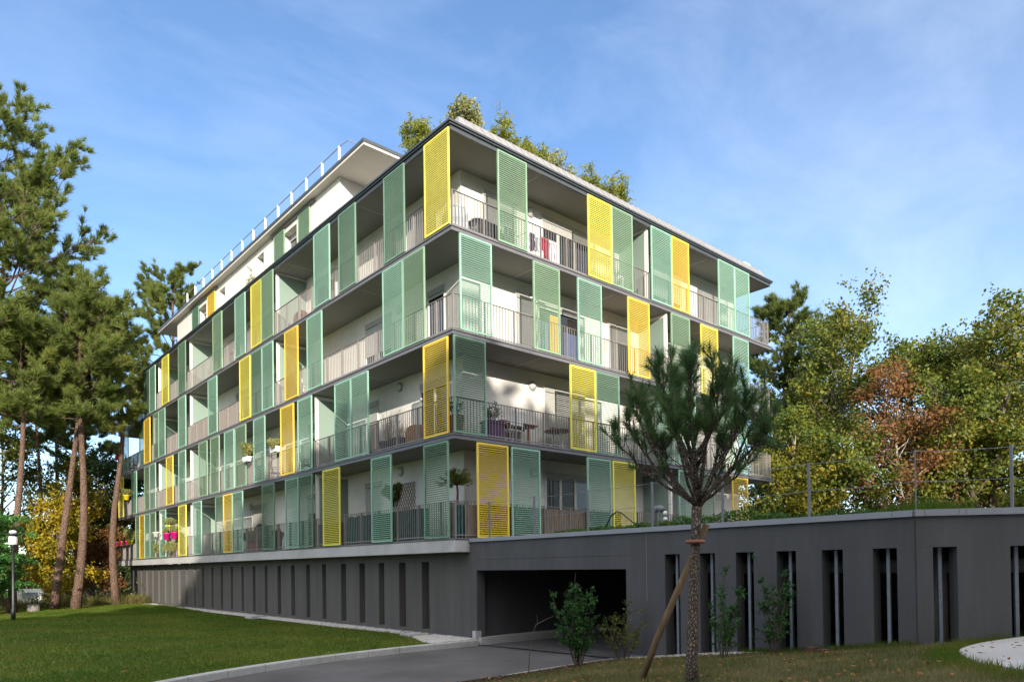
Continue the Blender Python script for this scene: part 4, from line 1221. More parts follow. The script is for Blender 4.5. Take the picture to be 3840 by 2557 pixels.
# ------------------------------------------------------------------ garage roof: wire fence, vent pipe, planting
fo = tag(empty('wire_fence', (.75, -.5, 0)), 'slender grey posts with two wires along the edge of the garage roof', 'fence')
fp = [(.75, -.54), (.75, -2.30), (.75, -4.1), (.75, -5.93), (.75, -7.6), (.75, -9.30), (.75, -11.0)]
q = RA @ Vector((1.42, .16, 0)); fp.append((q.x, q.y)); q2 = RA @ Vector((4.0, .16, 0)); fp.append((q2.x, q2.y))
for i, (x, y) in enumerate(fp):
    mb = MB(); w = .019 if i != 6 else .009
    mb.box(x - w - .75, x + w - .75, y - w + .5, y + w + .5, -.10, .96); mb.build('post', M['steel'], fo)
for z in (.93, .46):
    mb = MB()
    for a, b in zip(fp[:-1], fp[1:]):
        mb.tube([(a[0] - .75, a[1] + .5, z), ((a[0] + b[0]) / 2 - .75, (a[1] + b[1]) / 2 + .5, z - .015), (b[0] - .75, b[1] + .5, z)], .0045, 5)
    mb.build('wire', M['galv'], fo)
vp = tag(empty('vent_pipe', (1.2, -5.62, -.11)), 'grey gooseneck vent pipe with white caps on the garage roof', 'pipe')
mb = MB(); A = [(0, 0, 0), (0, 0, .42)] + [(0, -.13 + .13 * math.cos(t), .42 + .14 * math.sin(t)) for t in (.5, 1.0, 1.57, 2.1, 2.6)]
mb.tube(A, .065, 12); mb.build('elbow', M['concpipe'], vp, True)
for z in (.40, .27):
    mb = MB(); mb.lathe((0, -.30, z), [(.03, 0), (.045, .02), (.045, .06), (.02, .08)], 10); mb.build('cap', M['whitepaint'], vp, True)
mb = MB(); mb.tube([(0, -.30, .28), (0, -.27, -.05)], .018, 8); mb.build('branch_pipe', M['blackmetal'], vp, True)
mb = MB(); mb.tube([(1.1, -4.25, -.1), (1.1, -4.33, .12), (1.1, -4.5, .36), (1.1, -4.66, .44), (1.1, -4.8, .40), (1.1, -5.1, .18), (1.1, -5.4, .06), (1.1, -5.6, .02)], .016, 7)
tag(mb.build('garden_hose', M['blackmetal'], None, True), 'black hose looping up from the garage roof before the lemon screen', 'hose')
rng = np.random.default_rng(5); n = 8000
Y = rng.uniform(-10.6, -2.6, n); X = .85 + np.abs(rng.normal(0, .3, n))
top = .02 + .06 * np.clip((-2.6 - Y), 0, 1) + .10 * np.exp(-((Y + 7.0) / 1.0) ** 2) + .20 * np.exp(-((Y + 7.9) / .25) ** 2) + .06 * np.sin(Y * 9) * np.sin(Y * 3.1)
Z = -.11 + (top + .11) * rng.uniform(0, 1, n) ** .6
V, F = leaves(rng, np.stack([X, Y, Z], 1), .055, .6, -.6)
struct(link('roof_planting', npmesh('roof_planting', V, F, M['leafhedge'])), 'stuff')
q = RA @ Vector((.5, .7, 0)); n = 1600
V, F = blades(rng, q.x + rng.normal(0, .28, n), q.y + rng.normal(0, .22, n), np.full(n, -.1), .30, .012)
struct(link('roof_grass', npmesh('roof_grass', V, F, M['grass'])), 'stuff')

# ------------------------------------------------------------------ plants on the main roof
def bamboo(seed, H, R, stems):
    rng = np.random.default_rng(seed); tr = MB(); P = []
    for s in range(stems):
        az = rng.uniform(0, 2 * PI); r = R * rng.uniform(0, .5); h = H * rng.uniform(.6, 1.0) if s else H
        bp = curve((r * math.cos(az), r * math.sin(az), -.1), (math.cos(az) * .22, math.sin(az) * .22, 1), h, 7, rng, .05, .03)
        tr.tube(bp, [.012 * (1 - .7 * k / 7) for k in range(8)], 4, False)
        for k in range(16):
            f = rng.uniform(.15, 1) * 7; j = min(int(f), 6); q = bp[j] + (bp[j + 1] - bp[j]) * (f - j)
            sp = curve(q, (rng.normal(), rng.normal(), .6), rng.uniform(.12, .34), 3, rng, .15, -.05)
            for m in range(1, 4):
                P.append(sp[m] + rng.normal(0, .035, (7, 3)))
    V, F = leaves(rng, np.concatenate(P), .125, .26, .3)
    return tr, npmesh('leaves', V, F, M['leafbamboo']), len(F)
def bush(seed, H, R):
    rng = np.random.default_rng(seed); tr = MB(); P = []
    lobes = [(rng.normal(0, .38 * R, 2), rng.uniform(.35, .8) * H) for _ in range(16)]
    for (xy, z) in lobes:
        c = np.array([xy[0], xy[1], z]); tr.tube([(0, 0, -.1), (c[0] * .5, c[1] * .5, z * .6), tuple(c)], [.03, .02, .008], 5, False)
        u = unit(rng, 260); P.append(c + u * R * .40 * rng.uniform(.5, 1, (260, 1)))
    V, F = leaves(rng, np.concatenate(P), .085, .55, .0)
    return tr, npmesh('leaves', V, F, M['leafolive']), len(F)
GRP = 'plants on the main roof'
RZ = 11.78
for i, (x, y, top, lab) in enumerate(((.95, 3.0, 13.35, 'loose bamboo clump leaning out left of the roof corner'), (1.18, 2.62, 13.25, 'bushier bamboo clump just behind the roof corner'), (3.04, 1.35, 13.45, 'tallest bamboo clump right of the round olive-coloured bush'), (3.70, 1.4, 13.0, 'small bamboo clump between two taller ones'), (4.22, 1.35, 13.45, 'bamboo clump just left of the lower olive-coloured bush'), (7.0, 1.35, 13.35, 'bamboo clump just right of the lower olive-coloured bush'), (7.75, 1.35, 13.2, 'bamboo clump second from the right along the roof'), (8.5, 1.35, 13.4, 'last bamboo clump at the right along the roof'), (6.4, 1.5, 13.1, 'low bamboo clump half behind the lower bush'))):
    put(bamboo(90 + i, (top - RZ) * .84, .32, 8), 'bamboo_clump', (x, y, RZ), lab, 'plant', GRP, 'twig', 0, 'foliage')
put(bush(101, 1.40, .66), 'roof_bush', (1.80, 1.6, RZ), 'round olive-coloured bush rising behind the roof corner', 'shrub', GRP, 'twig', 0, 'foliage')
put(bush(102, 1.35, .80), 'roof_bush', (5.5, 1.5, RZ), 'lower olive-coloured bush halfway along the right roof edge', 'shrub', GRP, 'twig', 0, 'foliage')
put(shrub(103, 1.5, .5, 6, .09, 'leafolive', 8, 0, .3, .5, .6), 'potted_olive', (.9, 15.95, 11.3), 'sparse pale shrub on the terrace in front of the white penthouse wall', 'plant', None, 'twig', 0, 'foliage')

# ------------------------------------------------------------------ things on the balconies
def F_(k):
    return k * HS + .012
# third storey right: purple planter with small olive, wooden table, white chair, round table
o = tag(empty('purple_planter', (1.76, .50, F_(1))), 'square purple planter behind the second-floor railing', 'planter')
mb = MB(); b_ = [(-.26, -.2), (.26, -.2), (.26, .2), (-.26, .2)]; mb.prism(b_, 0, .52); mb.prism([(-.29, -.23), (.29, -.23), (.29, .23), (-.29, .23)], .522, .60); mb.build('tub', M['purple'], o)
put(shrub(111, .62, .30, 5, .05, 'leafshrub', 10, 0, .35, .3), 'potted_olive', (1.76, .50, F_(1) + .55), 'little dark olive bush growing in the purple planter', 'plant', None, 'twig', 0, 'foliage')
def table(loc, w, d, h, label):
    o = tag(empty('wooden_table', loc), label, 'table')
    mb = MB(); n = 6
    for i in range(n):
        y0 = -d / 2 + d * i / n
        mb.box(-w / 2, w / 2, y0 + .004, y0 + d / n - .004, h - .035, h)
    mb.build('tabletop', M['oak'], o)
    mb = MB(); mb.box(-w / 2 + .1, w / 2 - .1, -d / 2 + .08, -d / 2 + .11, h - .12, h - .037); mb.box(-w / 2 + .1, w / 2 - .1, d / 2 - .11, d / 2 - .08, h - .12, h - .037); mb.build('apron', M['oak'], o)
    for sx in (-1, 1):
        for sy in (-1, 1):
            mb = MB(); x, y = sx * (w / 2 - .35), sy * (d / 2 - .1); mb.box(x - .03, x + .03, y - .03, y + .03, 0, h - .121); mb.build('leg', M['oak'], o)
    return o
table((3.0, .98, F_(1)), 1.5, .62, .76, 'red-brown wooden table behind the white slatted chair')
def chair(loc, rz, label, mat='whitepaint'):
    o = tag(empty('garden_chair', loc, rz), label, 'chair')
    mb = MB()
    for i in range(5):
        y = -.2 + i * .085; mb.box(-.23, .23, y, y + .07, .42, .44)
    mb.build('seat', M[mat], o)
    mb = MB()
    for i in range(4):
        z = .55 + i * .085; mb.box(-.22, .22, -.265 - i * .012, -.245 - i * .012, z, z + .065)
    mb.tube([(-.235, -.23, .42), (-.235, -.30, .92)], .014, 6); mb.tube([(.235, -.23, .42), (.235, -.30, .92)], .014, 6)
    mb.build('backrest', M[mat], o)
    for sx in (-1, 1):
        for sy in (-1, 1):
            mb = MB(); mb.tube([(sx * .225, sy * .2, .42), (sx * .245, sy * .24, .0)], .015, 6); mb.build('leg', M[mat], o)
        mb = MB(); mb.tube([(sx * .24, -.25, .64), (sx * .25, .2, .64), (sx * .235, .21, .42)], .014, 6); mb.build('armrest', M[mat], o)
    return o
chair((2.52, .55, F_(1)), 0, 'white slatted garden chair with its back to the railing')
o = tag(empty('round_table', (4.65, .72, F_(1))), 'small round garden table in front of the lowered roller shutter', 'table')
mb = MB(); mb.lathe((0, 0, .68), [(.42, 0), (.45, .008), (.45, .022), (.43, .03)], 24); mb.build('tabletop', M['wicker'], o)
for t in range(3):
    mb = MB(); c, s_ = math.cos(t * 2.09 + .4), math.sin(t * 2.09 + .4); mb.tube([(c * .12, s_ * .12, .68), (c * .28, s_ * .28, 0)], .015, 6); mb.build('leg', M['whitepaint'], o)
mb = MB()
mb.lathe((4.45, .70, F_(1) + .712), [(.10, 0), (.12, .03), (.12, .05), (.05, .06)], 12); tag(mb.build('bowl', M['blackmetal'], None, True), 'dark bowl standing on the round garden table', 'bowl')
# dried plant tub at the left face, basket, terracotta pot
def planter(name, loc, r, h, mat, label, cat='planter', group=None):
    o = tag(empty(name, loc), label, cat, group)
    mb = MB(); mb.lathe((0, 0, 0), [(r * .78, 0), (r * .95, h * .8), (r * 1.05, h * .82), (r * 1.05, h), (r * .9, h), (r * .85, h * .9)], 16); mb.build('tub', M[mat], o, False)
    return o
planter('planter', (.6, 4.3, F_(1)), .30, .42, 'darkcover', 'dark tub of dried stalks, left one on the second-floor corner balcony')
planter('planter', (.6, 3.55, F_(1)), .32, .42, 'darkcover', 'dark tub of dried stalks beside the wicker basket')
def stalks(seed, H, R, n, mat='drystalk'):
    rng = np.random.default_rng(seed); mb = MB()
    for i in range(n):
        az = rng.uniform(0, 2 * PI); d = (math.cos(az) * rng.uniform(0, R), math.sin(az) * rng.uniform(0, R), 1); h = H * rng.uniform(.4, 1)
        bp = curve((rng.normal(0, .08), rng.normal(0, .08), 0), d, h, 6, rng, .1); mb.tube(bp, [.007, .006, .006, .005, .004, .003, .002], 4, False)
        for k in range(4):
            j = rng.integers(2, 7); sp = curve(bp[j], (rng.normal(), rng.normal(), .8), .14, 2, rng, .2); mb.tube(sp, [.004, .003, .002], 3, False)
    return mb
tag(stalks(121, 1.25, .35, 22).build('dried_plant', M['drystalk'], None, False, (.6, 4.3, F_(1) + .40)), 'tall leafless dried plant in the left dark tub', 'plant')
tag(stalks(122, .75, .5, 20).build('dried_plant', M['drystalk'], None, False, (.6, 3.55, F_(1) + .40)), 'short dried plant in the tub beside the basket', 'plant')
mb = MB(); mb.lathe((0, 0, 0), [(.28, 0), (.40, .15), (.43, .4), (.40, .62), (.30, .70)], 18); tag(mb.build('wicker_basket', M['wicker'], None, False, (.75, 2.75, F_(1))), 'round brown wicker basket behind the railing near the amber screen', 'basket')
planter('flower_pot', (.55, .62, F_(1)), .22, .62, 'terracotta', 'tall terracotta pot at the second-floor corner', 'pot')
put(shrub(113, .55, .2, 4, .05, 'leafshrub', 8, 0, .3, .3), 'potted_plant', (.55, .62, F_(1) + .58), 'small green plant in the tall terracotta pot', 'plant', None, 'twig', 0, 'foliage')
# corner of the first storey: potted pine and trellis
o = planter('plant_tub', (.55, .6, F_(0)), .27, 1.0, 'stone', 'tall speckled tub holding the little pine at the first-floor corner')
def potpine():
    rng = np.random.default_rng(131); tr = MB(); tr.tube([(0, 0, -.1), (.02, .0, .3), (.0, .02, .55)], [.035, .03, .03], 8); P, D = [], []
    for i in range(26):
        az = i * 2.4; el = rng.uniform(-.1, 1.4); c = np.array((math.cos(az) * math.cos(el), math.sin(az) * math.cos(el), math.sin(el) * .85))
        bp = curve((0, .02, .5), c + np.array((0, 0, .1)), .52 * rng.uniform(.7, 1.05), 4, rng, .12); tr.tube(bp, [.014, .011, .009, .007, .005], 4, False)
        for k in range(9):
            g = rng.uniform(.4, 1) * 4; j = min(int(g), 3); e = bp[j + 1] - bp[j]; P.append(bp[j] + e * (g - j) + rng.normal(0, .04, 3)); D.append(e / np.linalg.norm(e))
    V, F = needles(rng, np.array(P), np.array(D), 26, .12, .009, .75); return tr, npmesh('needles', V, F, M['needlebright']), len(F)
put(potpine(), 'potted_pine', (.5, .55, F_(0) + 1.0), 'little round headed pine leaning out over the first-floor corner railing', 'plant', None, 'twig')
tl = tag(empty('trellis', (1.36, 4.7, F_(0) + .85)), 'brown diamond lattice trellis on the white wall', 'trellis')
mb = MB()
for i in range(-6, 13):
    y0 = -.75 + i * .14
    for sgn in (1, -1):
        ya, yb = y0, y0 + sgn * .75; za, zb = 0, 1.15
        if sgn < 0:
            ya, yb = y0 , y0 - .75
        def clip(ya, za, yb, zb):
            for _ in range(2):
                if ya > yb: ya, za, yb, zb = yb, zb, ya, za
                if yb < -.75 or ya > .75: return None
                if ya < -.75: za += (zb - za) * (-.75 - ya) / (yb - ya); ya = -.75
                if yb > .75: zb = za + (zb - za) * (.75 - ya) / (yb - ya); yb = .75
            return ya, za, yb, zb
        c = clip(ya, za, yb, zb)
        if c:
            mb.tube([(0 if sgn > 0 else .014, c[0], c[1]), (0 if sgn > 0 else .014, c[2], c[3])], .010, 4)
mb.build('lattice', M['lightwood'], tl)
put(bush(132, .7, .3), 'climbing_plant', (1.25, 5.1, F_(0) + 1.35), 'leafy vine climbing the left half of the trellis', 'plant', None, 'twig', 0, 'foliage')
# top floor: silver tarp bundle, dark covered bench, laundry, green covered parasol
def lump(name, loc, w, d, h, mat, label, cat, seed, n=14):
    rng = np.random.default_rng(seed); V = []; F = []; m_ = 10
    for j in range(m_ + 1):
        v = j / m_
        for i in range(n):
            t = 2 * PI * i / n; k = (abs(math.cos(t)) ** 4 + abs(math.sin(t)) ** 4) ** -.25
            prof = (1 - v ** 6) ** .5 if v < 1 else 0.02
            r = prof * (1 + rng.normal(0, .035)); V.append((math.cos(t) * k * w / 2 * r, math.sin(t) * k * d / 2 * r, h * (v + rng.normal(0, .012) * (v > 0))))
    for j in range(m_):
        for i in range(n):
            i2 = (i + 1) % n; F.append((j * n + i, j * n + i2, (j + 1) * n + i2, (j + 1) * n + i))
    F.append(tuple(m_ * n + i for i in range(n)))
    me = bpy.data.meshes.new(name); me.from_pydata(V, [], F); me.materials.append(M[mat])
    o = link(name, me, None, loc); return tag(o, label, cat)
lump('covered_chair', (.72, .78, F_(3)), .62, .7, 1.08, 'tarp', 'chair wrapped in silver plastic at the top-floor corner', 'covered chair', 141)
lump('covered_bench', (1.75, .75, F_(3)), 1.3, .6, .92, 'darkcover', 'long bench under a charcoal cover on the top floor', 'covered bench', 142)
lump('covered_parasol', (9.0, 0.75, F_(3)), .8, .7, 1.75, 'greencover', 'folded parasol and table under a shiny green cover on the top floor', 'covered parasol', 143)
lump('storage_box', (7.9, 1.0, F_(3)), .55, .5, 1.25, 'pvc', 'white storage cupboard behind the sage screen on the top floor', 'cupboard', 144)
dr = tag(empty('drying_rack', (3.9, .75, F_(3))), 'white folding rack on the top-floor balcony, hung with laundry', 'drying rack')
mb = MB()
for y in (-.25, -.1, .05, .2):
    mb.tube([(-.65, y, .98), (.65, y, .98)], .006, 5)
for x in (-.65, .65):
    mb.tube([(x, -.27, .98), (x, .22, .98)], .010, 5); mb.tube([(x * .9, -.27, 0), (x * .9, .22, .97)], .010, 5); mb.tube([(x * .9, .22, 0), (x * .9, -.27, .97)], .010, 5)
mb.build('frame', M['whitepaint'], dr)
rngc = np.random.default_rng(9)
for i, (x, y, w, h, m_, lab) in enumerate(((3.42, .50, .22, .55, 'clothB', 'dark striped shirt at the left end of the drying rack'), (3.66, .50, .18, .50, 'clothA', 'white shirt next to the dark one on the drying rack'), (3.86, .50, .10, .42, 'clothC', 'narrow red garment on the drying rack'), (4.02, .50, .18, .60, 'clothC', 'larger red top in the middle of the drying rack'), (4.26, .50, .22, .66, 'clothA', 'long white shirt right of the red top'), (4.44, .50, .16, .72, 'clothA', 'white trousers at the right end of the drying rack'))):
    V = []; F = []; nx_, nz_ = 7, 6
    for j in range(nz_ + 1):
        for k in range(nx_ + 1):
            u = k / nx_; v = j / nz_
            V.append(((u - .5) * w * (1 + .12 * v), .02 * math.sin(u * 9 + i) * v + .01 * rngc.normal(), -h * v * (1 + .06 * math.sin(u * 6 + i))))
    nn = len(V); V += [(a, b + .012, c) for a, b, c in V]
    for j in range(nz_):
        for k in range(nx_):
            a = j * (nx_ + 1) + k; F.append((a, a + 1, a + nx_ + 2, a + nx_ + 1)); F.append((a + nn, a + nx_ + 1 + nn, a + nx_ + 2 + nn, a + 1 + nn))
    me = bpy.data.meshes.new('laundry'); me.from_pydata(V, [], F); me.materials.append(M[m_])
    tag(link('laundry', me, None, (x, y - .015, F_(3) + .975)), lab, 'laundry', 'laundry on the drying rack')
dr2 = tag(empty('drying_rack', (2.45, .7, F_(3))), 'low drying rack with blue cloths behind the sage screen on the top floor', 'drying rack')
mb = MB()
for y in (-.2, 0, .2):
    mb.tube([(-.3, y, .85), (.3, y, .85)], .006, 5)
for x in (-.3, .3):
    mb.tube([(x, -.22, 0), (x, .2, .86)], .009, 5); mb.tube([(x, .2, 0), (x, -.22, .86)], .009, 5)
mb.build('frame', M['whitepaint'], dr2)
mb = MB(); mb.box(2.3, 2.42, .49, .51, F_(3) + .25, F_(3) + .86); tag(mb.build('laundry', M['clothD']), 'left blue cloth on the low rack behind the sage screen', 'laundry', 'laundry on the low rack')
mb = MB(); mb.box(2.48, 2.64, .49, .51, F_(3) + .30, F_(3) + .86); tag(mb.build('laundry', M['clothD']), 'right blue cloth on the low rack behind the sage screen', 'laundry', 'laundry on the low rack')
# window boxes and coloured pots on the left-hand railings
def flower_box(loc, w, mat, label, group, plant=True, rz=0):
    o = tag(empty('window_box', loc, rz), label, 'window box', group)
    mb = MB(); P_ = [(-.09, -w / 2), (.09, -w / 2), (.09, w / 2), (-.09, w / 2)]
    b = len(mb.v); z0, z1 = 0, .2
    mb.v += [(x * .8, y * .9, z0) for x, y in P_] + [(x * 1.1, y, z1) for x, y in P_]
    mb.f += [(3, 2, 1, 0), (4, 5, 6, 7)] + [(i, (i + 1) % 4, 4 + (i + 1) % 4, 4 + i) for i in range(4)]
    mb.build('trough', M[mat], o)
    return o
GBX = 'white window boxes on the second-floor railing'
flower_box((-.13, 11.45, F_(1) + .98), .62, 'whitepaint', 'white window box with green shoots left of the amber screen', GBX)
flower_box((-.13, 14.34, F_(1) + .96), .55, 'whitepaint', 'white window box with a bushy plant between two screens', GBX)
put(bush(151, .28, .28), 'potted_plant', (-.12, 11.45, F_(1) + 1.14), 'low green shoots in the right-hand white window box', 'plant', None, 'twig', 0, 'foliage')
put(bush(152, .62, .36), 'potted_plant', (-.05, 14.3, F_(1) + 1.12), 'bushy plant in the left-hand white window box', 'plant', None, 'twig', 0, 'foliage')
def pot(loc, r, h, mat, label, group=None):
    mb = MB(); mb.lathe((0, 0, 0), [(r * .7, 0), (r * .95, h * .85), (r * 1.08, h * .86), (r * 1.08, h), (r * .9, h)], 14)
    return tag(mb.build('flower_pot', M[mat], None, True, loc), label, 'flower pot', group)
GM = 'pink pots on the first-floor railing'
for y, lab, s_ in ((25.82, 'left pink pot hanging on the reed railing', 1), (24.46, 'right pink pot hanging on the reed railing', 2)):
    pot((-.16, y, F_(0) + .92), .19, .36, 'magenta', lab, GM)
    put(bush(160 + s_, .3, .26), 'flowering_plant', (-.16, y, F_(0) + 1.27), 'white and green flowers in the ' + lab.split(' hanging')[0], 'plant', None, 'twig', 0, 'foliage')
pot((.12, 26.35, F_(0) + 1.48), .17, .26, 'yellowpot', 'yellow pot hanging above the left pink pot')
put(bush(163, .4, .26), 'potted_plant', (.12, 26.35, F_(0) + 1.72), 'leafy plant in the yellow pot above the pink pots', 'plant', None, 'twig', 0, 'foliage')
pot((-.12, 28.1, F_(0) + 1.18), .17, .26, 'whitepaint', 'white pot hanging between the sage and mint screens at the far left')
GYP = 'row of coloured pots at the left end of the first floor'
cols = ['yellowpot', 'magenta', 'yellowpot', 'magenta', 'yellowpot', 'magenta', 'yellowpot']
ordn = ['first', 'second', 'third', 'fourth', 'fifth', 'sixth', 'rightmost']
for i in range(7):
    y = 37.6 - i * .58 if i < 6 else 33.9
    pot((-.14, y, F_(0) + .94), .19, .25, cols[i], f'{"yellow" if cols[i] == "yellowpot" else "pink"} pot, {ordn[i]} from the left in the end balcony row', GYP)
put(bush(166, .75, .55), 'potted_plant', (.25, 34.3, F_(0) + 1.1), 'leafy plant behind the coloured pots at the left end', 'plant', None, 'twig', 0, 'foliage')
pot((-.14, 36.93, F_(2) + 1.0), .19, .28, 'magenta', 'pink pot on the third-floor left end railing')
b_ = bush(167, .4, .34); put(b_, 'flowering_plant', (-.12, 36.93, F_(2) + 1.26), 'pink flowers in the pot on the third-floor end railing', 'plant', None, 'twig', 0, 'foliage').children[1].data.materials[0] = M['petal']
pot((-.14, 34.75, F_(1) + 1.0), .19, .30, 'yellowpot', 'yellow pot on the second-floor left end railing')
b_ = bush(168, .4, .30); put(b_, 'flowering_plant', (-.12, 34.75, F_(1) + 1.28), 'pink flowers in the yellow pot on the second floor', 'plant', None, 'twig', 0, 'foliage').children[1].data.materials[0] = M['petal']
# climbers behind the reed railing at first floor left
for i, y in enumerate((25.1, 25.9, 26.6, 28.2)):
    put(bush(170 + i, .85, .22), 'climbing_plant', (.02, y, F_(0) + .05), ['climber below the right pink pot', 'climber below the left pink pot', 'climber under the yellow pot beside the mint screen', 'thin climber left of the mint screen'][i] + ' on the railing', 'plant', 'climbers on the first-floor railing', 'twig', 0, 'foliage')
planter('flower_pot', (.55, 15.5, F_(0)), .26, .40, 'terracotta', 'terracotta pot on the first floor before the dark arched screen', 'pot')
b_ = bush(181, .55, .42); put(b_, 'potted_plant', (.55, 15.5, F_(0) + .36), 'red and green bush in the low terracotta pot', 'plant', None, 'twig', 0, 'foliage')
mb = MB(); A = [(0, -.6, 0), (0, .6, 0)] + [(0, .6 * math.cos(t), .75 + .55 * math.sin(t)) for t in [PI * i / 12 for i in range(13)]]
b = len(mb.v)
for dx in (0, .03):
    mb.v += [(dx, y, z) for _, y, z in A]
nA = len(A); mb.f += [tuple(range(nA)), tuple(reversed(range(nA, 2 * nA)))] + [(i, (i + 1) % nA, nA + (i + 1) % nA, nA + i) for i in range(nA)]
tag(mb.build('arched_screen', M['darkcover'], None, False, (1.1, 16.2, F_(0))), 'dark arched headboard-like screen on the first-floor balcony', 'screen')
planter('flower_pot', (.5, 12.7, F_(0)), .17, .55, 'greencover', 'tall green pot behind the first-floor railing, right of the terracotta pot', 'pot')
b_ = bush(182, .3, .22); put(b_, 'potted_plant', (.5, 12.7, F_(0) + .5), 'small shrub in the tall green pot', 'plant', None, 'twig', 0, 'foliage')
chair((.7, 13.3, F_(1)), -PI / 2, 'dark garden chair behind the second-floor railing on the left face', 'blackmetal')
chair((.75, 10.5, F_(1)), -PI / 2, 'dark garden chair behind the amber screen on the left face', 'blackmetal')
chair((.7, 20.6, F_(3)), -PI / 2, 'white garden chair behind the far top-floor railing', 'whitepaint')
chair((.8, 10.6, F_(2)), -PI / 2, 'white garden chair on the third floor behind the amber screen', 'whitepaint')
lump('covered_grill', (.75, 10.9, F_(3)), .5, .7, .95, 'oak', 'brown covered grill behind the top-floor railing on the left face', 'covered grill', 191)
tag(stalks(192, .9, .25, 16).build('dried_grass', M['drystalk'], None, False, (8.6, .5, F_(0) + .35)), 'tuft of dried grass behind the vent pipe', 'plant')

# ------------------------------------------------------------------ lamp post
lp = tag(empty('lamp_post', (-7.55, 20.4, -2.75)), 'black lamp post with a flat disc hat and white cylinder glass on the lawn', 'lamp post')
mb = MB(); mb.lathe((0, 0, 0), [(.085, -.1), (.085, .5), (.055, .55), (.048, 3.05), (.07, 3.1), (.10, 3.16)], 14); mb.build('pole', M['blackmetal'], lp, True)
mb = MB(); mb.lathe((0, 0, 3.165), [(.155, 0), (.165, .02), (.165, .40)], 18); mb.build('lamp_glass', M['lampglass'], lp, True)
mb = MB(); mb.lathe((0, 0, 3.57), [(.36, 0), (.375, .012), (.36, .03), (.16, .06)], 28); mb.build('disc_hat', M['blackmetal'], lp, True)
mb = MB(); mb.lathe((0, 0, 3.632), [(.13, 0), (.14, .06), (.11, .11), (.05, .13)], 18); mb.build('cap', M['lampglass'], lp, True)

# ------------------------------------------------------------------ light
SUN_EL = math.radians(16.3); sv = Vector((-SX, -SY, 0)).normalized() * math.cos(SUN_EL) + Vector((0, 0, math.sin(SUN_EL)))
sd = bpy.data.lights.new('Sun', 'SUN'); so_ = bpy.data.objects.new('Sun', sd); COL.objects.link(so_)
sd.energy = 3.3; sd.angle = math.radians(.53); sd.color = (1, .89, .74)
so_.rotation_euler = sv.to_track_quat('Z', 'Y').to_euler(); so_.location = sv * 60
w = bpy.data.worlds.new('World'); scene.world = w; w.use_nodes = True; nt = w.node_tree
bg = nt.nodes['Background']
sky = nt.nodes.new('ShaderNodeTexSky'); sky.sky_type = 'NISHITA'; sky.sun_disc = False
sky.sun_elevation = SUN_EL; sky.sun_rotation = math.atan2(sv.x, sv.y)
sky.altitude = 50; sky.air_density = 1.0; sky.dust_density = .3; sky.ozone_density = 3.0
tc = nt.nodes.new('ShaderNodeTexCoord')
mp = nt.nodes.new('ShaderNodeMapping'); mp.inputs['Rotation'].default_value = (.3, .2, .55); mp.inputs['Scale'].default_value = (1.0, 3.2, 4.5)
nt.links.new(tc.outputs['Generated'], mp.inputs['Vector'])
nz = nt.nodes.new('ShaderNodeTexNoise'); nz.inputs['Scale'].default_value = 2.3; nz.inputs['Detail'].default_value = 10; nz.inputs['Roughness'].default_value = .60; nz.inputs['Distortion'].default_value = .35
nt.links.new(mp.outputs['Vector'], nz.inputs['Vector'])
cr = nt.nodes.new('ShaderNodeMapRange'); cr.inputs['From Min'].default_value = .40; cr.inputs['From Max'].default_value = .85; cr.inputs['To Max'].default_value = .15
nt.links.new(nz.outputs['Fac'], cr.inputs['Value'])
mx = nt.nodes.new('ShaderNodeMix'); mx.data_type = 'RGBA'
nt.links.new(cr.outputs['Result'], mx.inputs['Factor']); tn = nt.nodes.new('ShaderNodeVectorMath'); tn.operation = 'MULTIPLY'; tn.inputs[1].default_value = (.86, .88, .93); nt.links.new(sky.outputs['Color'], tn.inputs[0]); nt.links.new(tn.outputs['Vector'], mx.inputs[6]); mx.inputs[7].default_value = (5.2, 5.6, 6.2, 1)
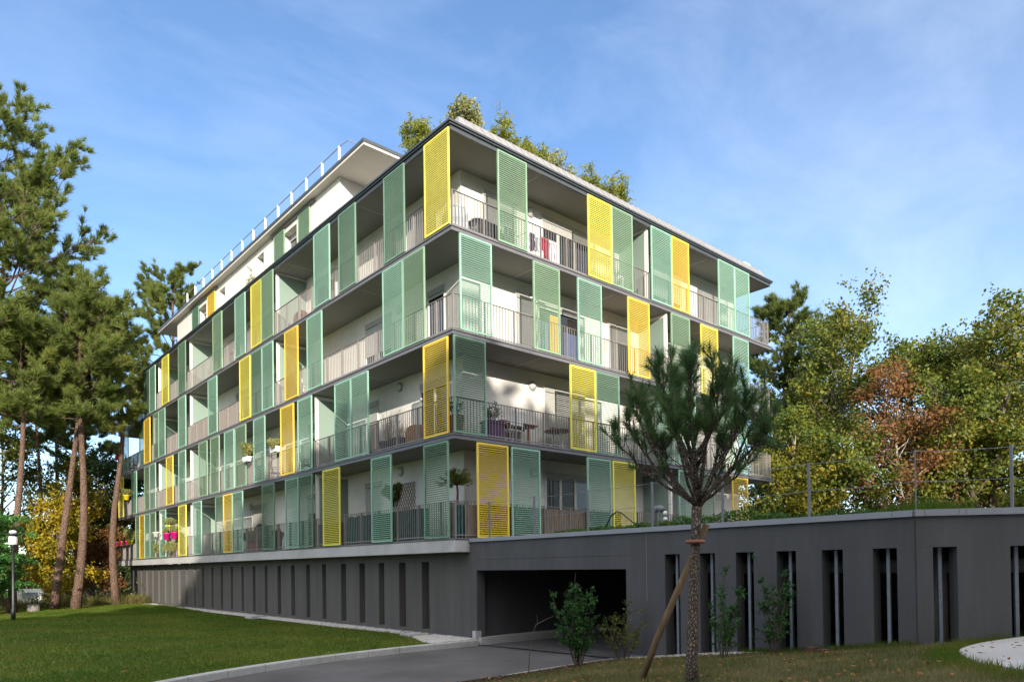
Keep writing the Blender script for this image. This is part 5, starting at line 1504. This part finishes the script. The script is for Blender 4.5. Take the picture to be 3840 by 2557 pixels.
# paler haze low on the right-hand side of the sky
n0 = nt.nodes.new('ShaderNodeVectorMath'); n0.operation = 'NORMALIZE'; nt.links.new(tc.outputs['Generated'], n0.inputs[0])
d0 = nt.nodes.new('ShaderNodeVectorMath'); d0.operation = 'DOT_PRODUCT'; nt.links.new(n0.outputs['Vector'], d0.inputs[0]); d0.inputs[1].default_value = Vector((1.186, .20, .22)).normalized()
h0 = nt.nodes.new('ShaderNodeMapRange'); h0.interpolation_type = 'SMOOTHSTEP'; h0.inputs['From Min'].default_value = .78; h0.inputs['From Max'].default_value = 1.0; h0.inputs['To Max'].default_value = .11
nt.links.new(d0.outputs['Value'], h0.inputs['Value'])
a0 = nt.nodes.new('ShaderNodeMath'); a0.operation = 'ADD'; a0.use_clamp = True; nt.links.new(h0.outputs['Result'], a0.inputs[0]); nt.links.new(cr.outputs['Result'], a0.inputs[1]); nt.links.new(a0.outputs[0], mx.inputs['Factor'])
# out-of-view bright veil, sunward and overhead, added to lift and neutralise the shade
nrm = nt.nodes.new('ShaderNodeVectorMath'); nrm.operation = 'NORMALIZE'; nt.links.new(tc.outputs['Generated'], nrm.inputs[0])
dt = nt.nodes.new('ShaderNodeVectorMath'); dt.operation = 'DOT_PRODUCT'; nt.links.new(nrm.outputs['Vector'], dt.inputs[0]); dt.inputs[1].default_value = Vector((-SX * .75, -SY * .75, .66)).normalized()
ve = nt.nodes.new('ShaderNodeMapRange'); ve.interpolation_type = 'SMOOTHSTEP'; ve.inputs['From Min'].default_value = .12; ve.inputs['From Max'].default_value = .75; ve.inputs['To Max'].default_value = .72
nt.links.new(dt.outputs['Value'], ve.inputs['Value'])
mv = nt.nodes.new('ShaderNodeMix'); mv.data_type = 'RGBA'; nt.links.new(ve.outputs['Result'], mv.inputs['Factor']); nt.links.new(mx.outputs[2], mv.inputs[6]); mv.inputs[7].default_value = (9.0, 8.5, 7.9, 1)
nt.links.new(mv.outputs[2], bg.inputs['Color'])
bg.inputs['Strength'].default_value = .125
vs = scene.view_settings; vs.view_transform = 'Standard'; vs.look = 'None'; vs.gamma = 1; vs.exposure = 1.3
scene.cycles.use_denoising = True
scene.cycles.max_bounces = 6; scene.cycles.diffuse_bounces = 4; scene.cycles.glossy_bounces = 3; scene.cycles.transmission_bounces = 3
scene.cycles.use_adaptive_sampling = True
scene.cycles.sample_clamp_indirect = 6
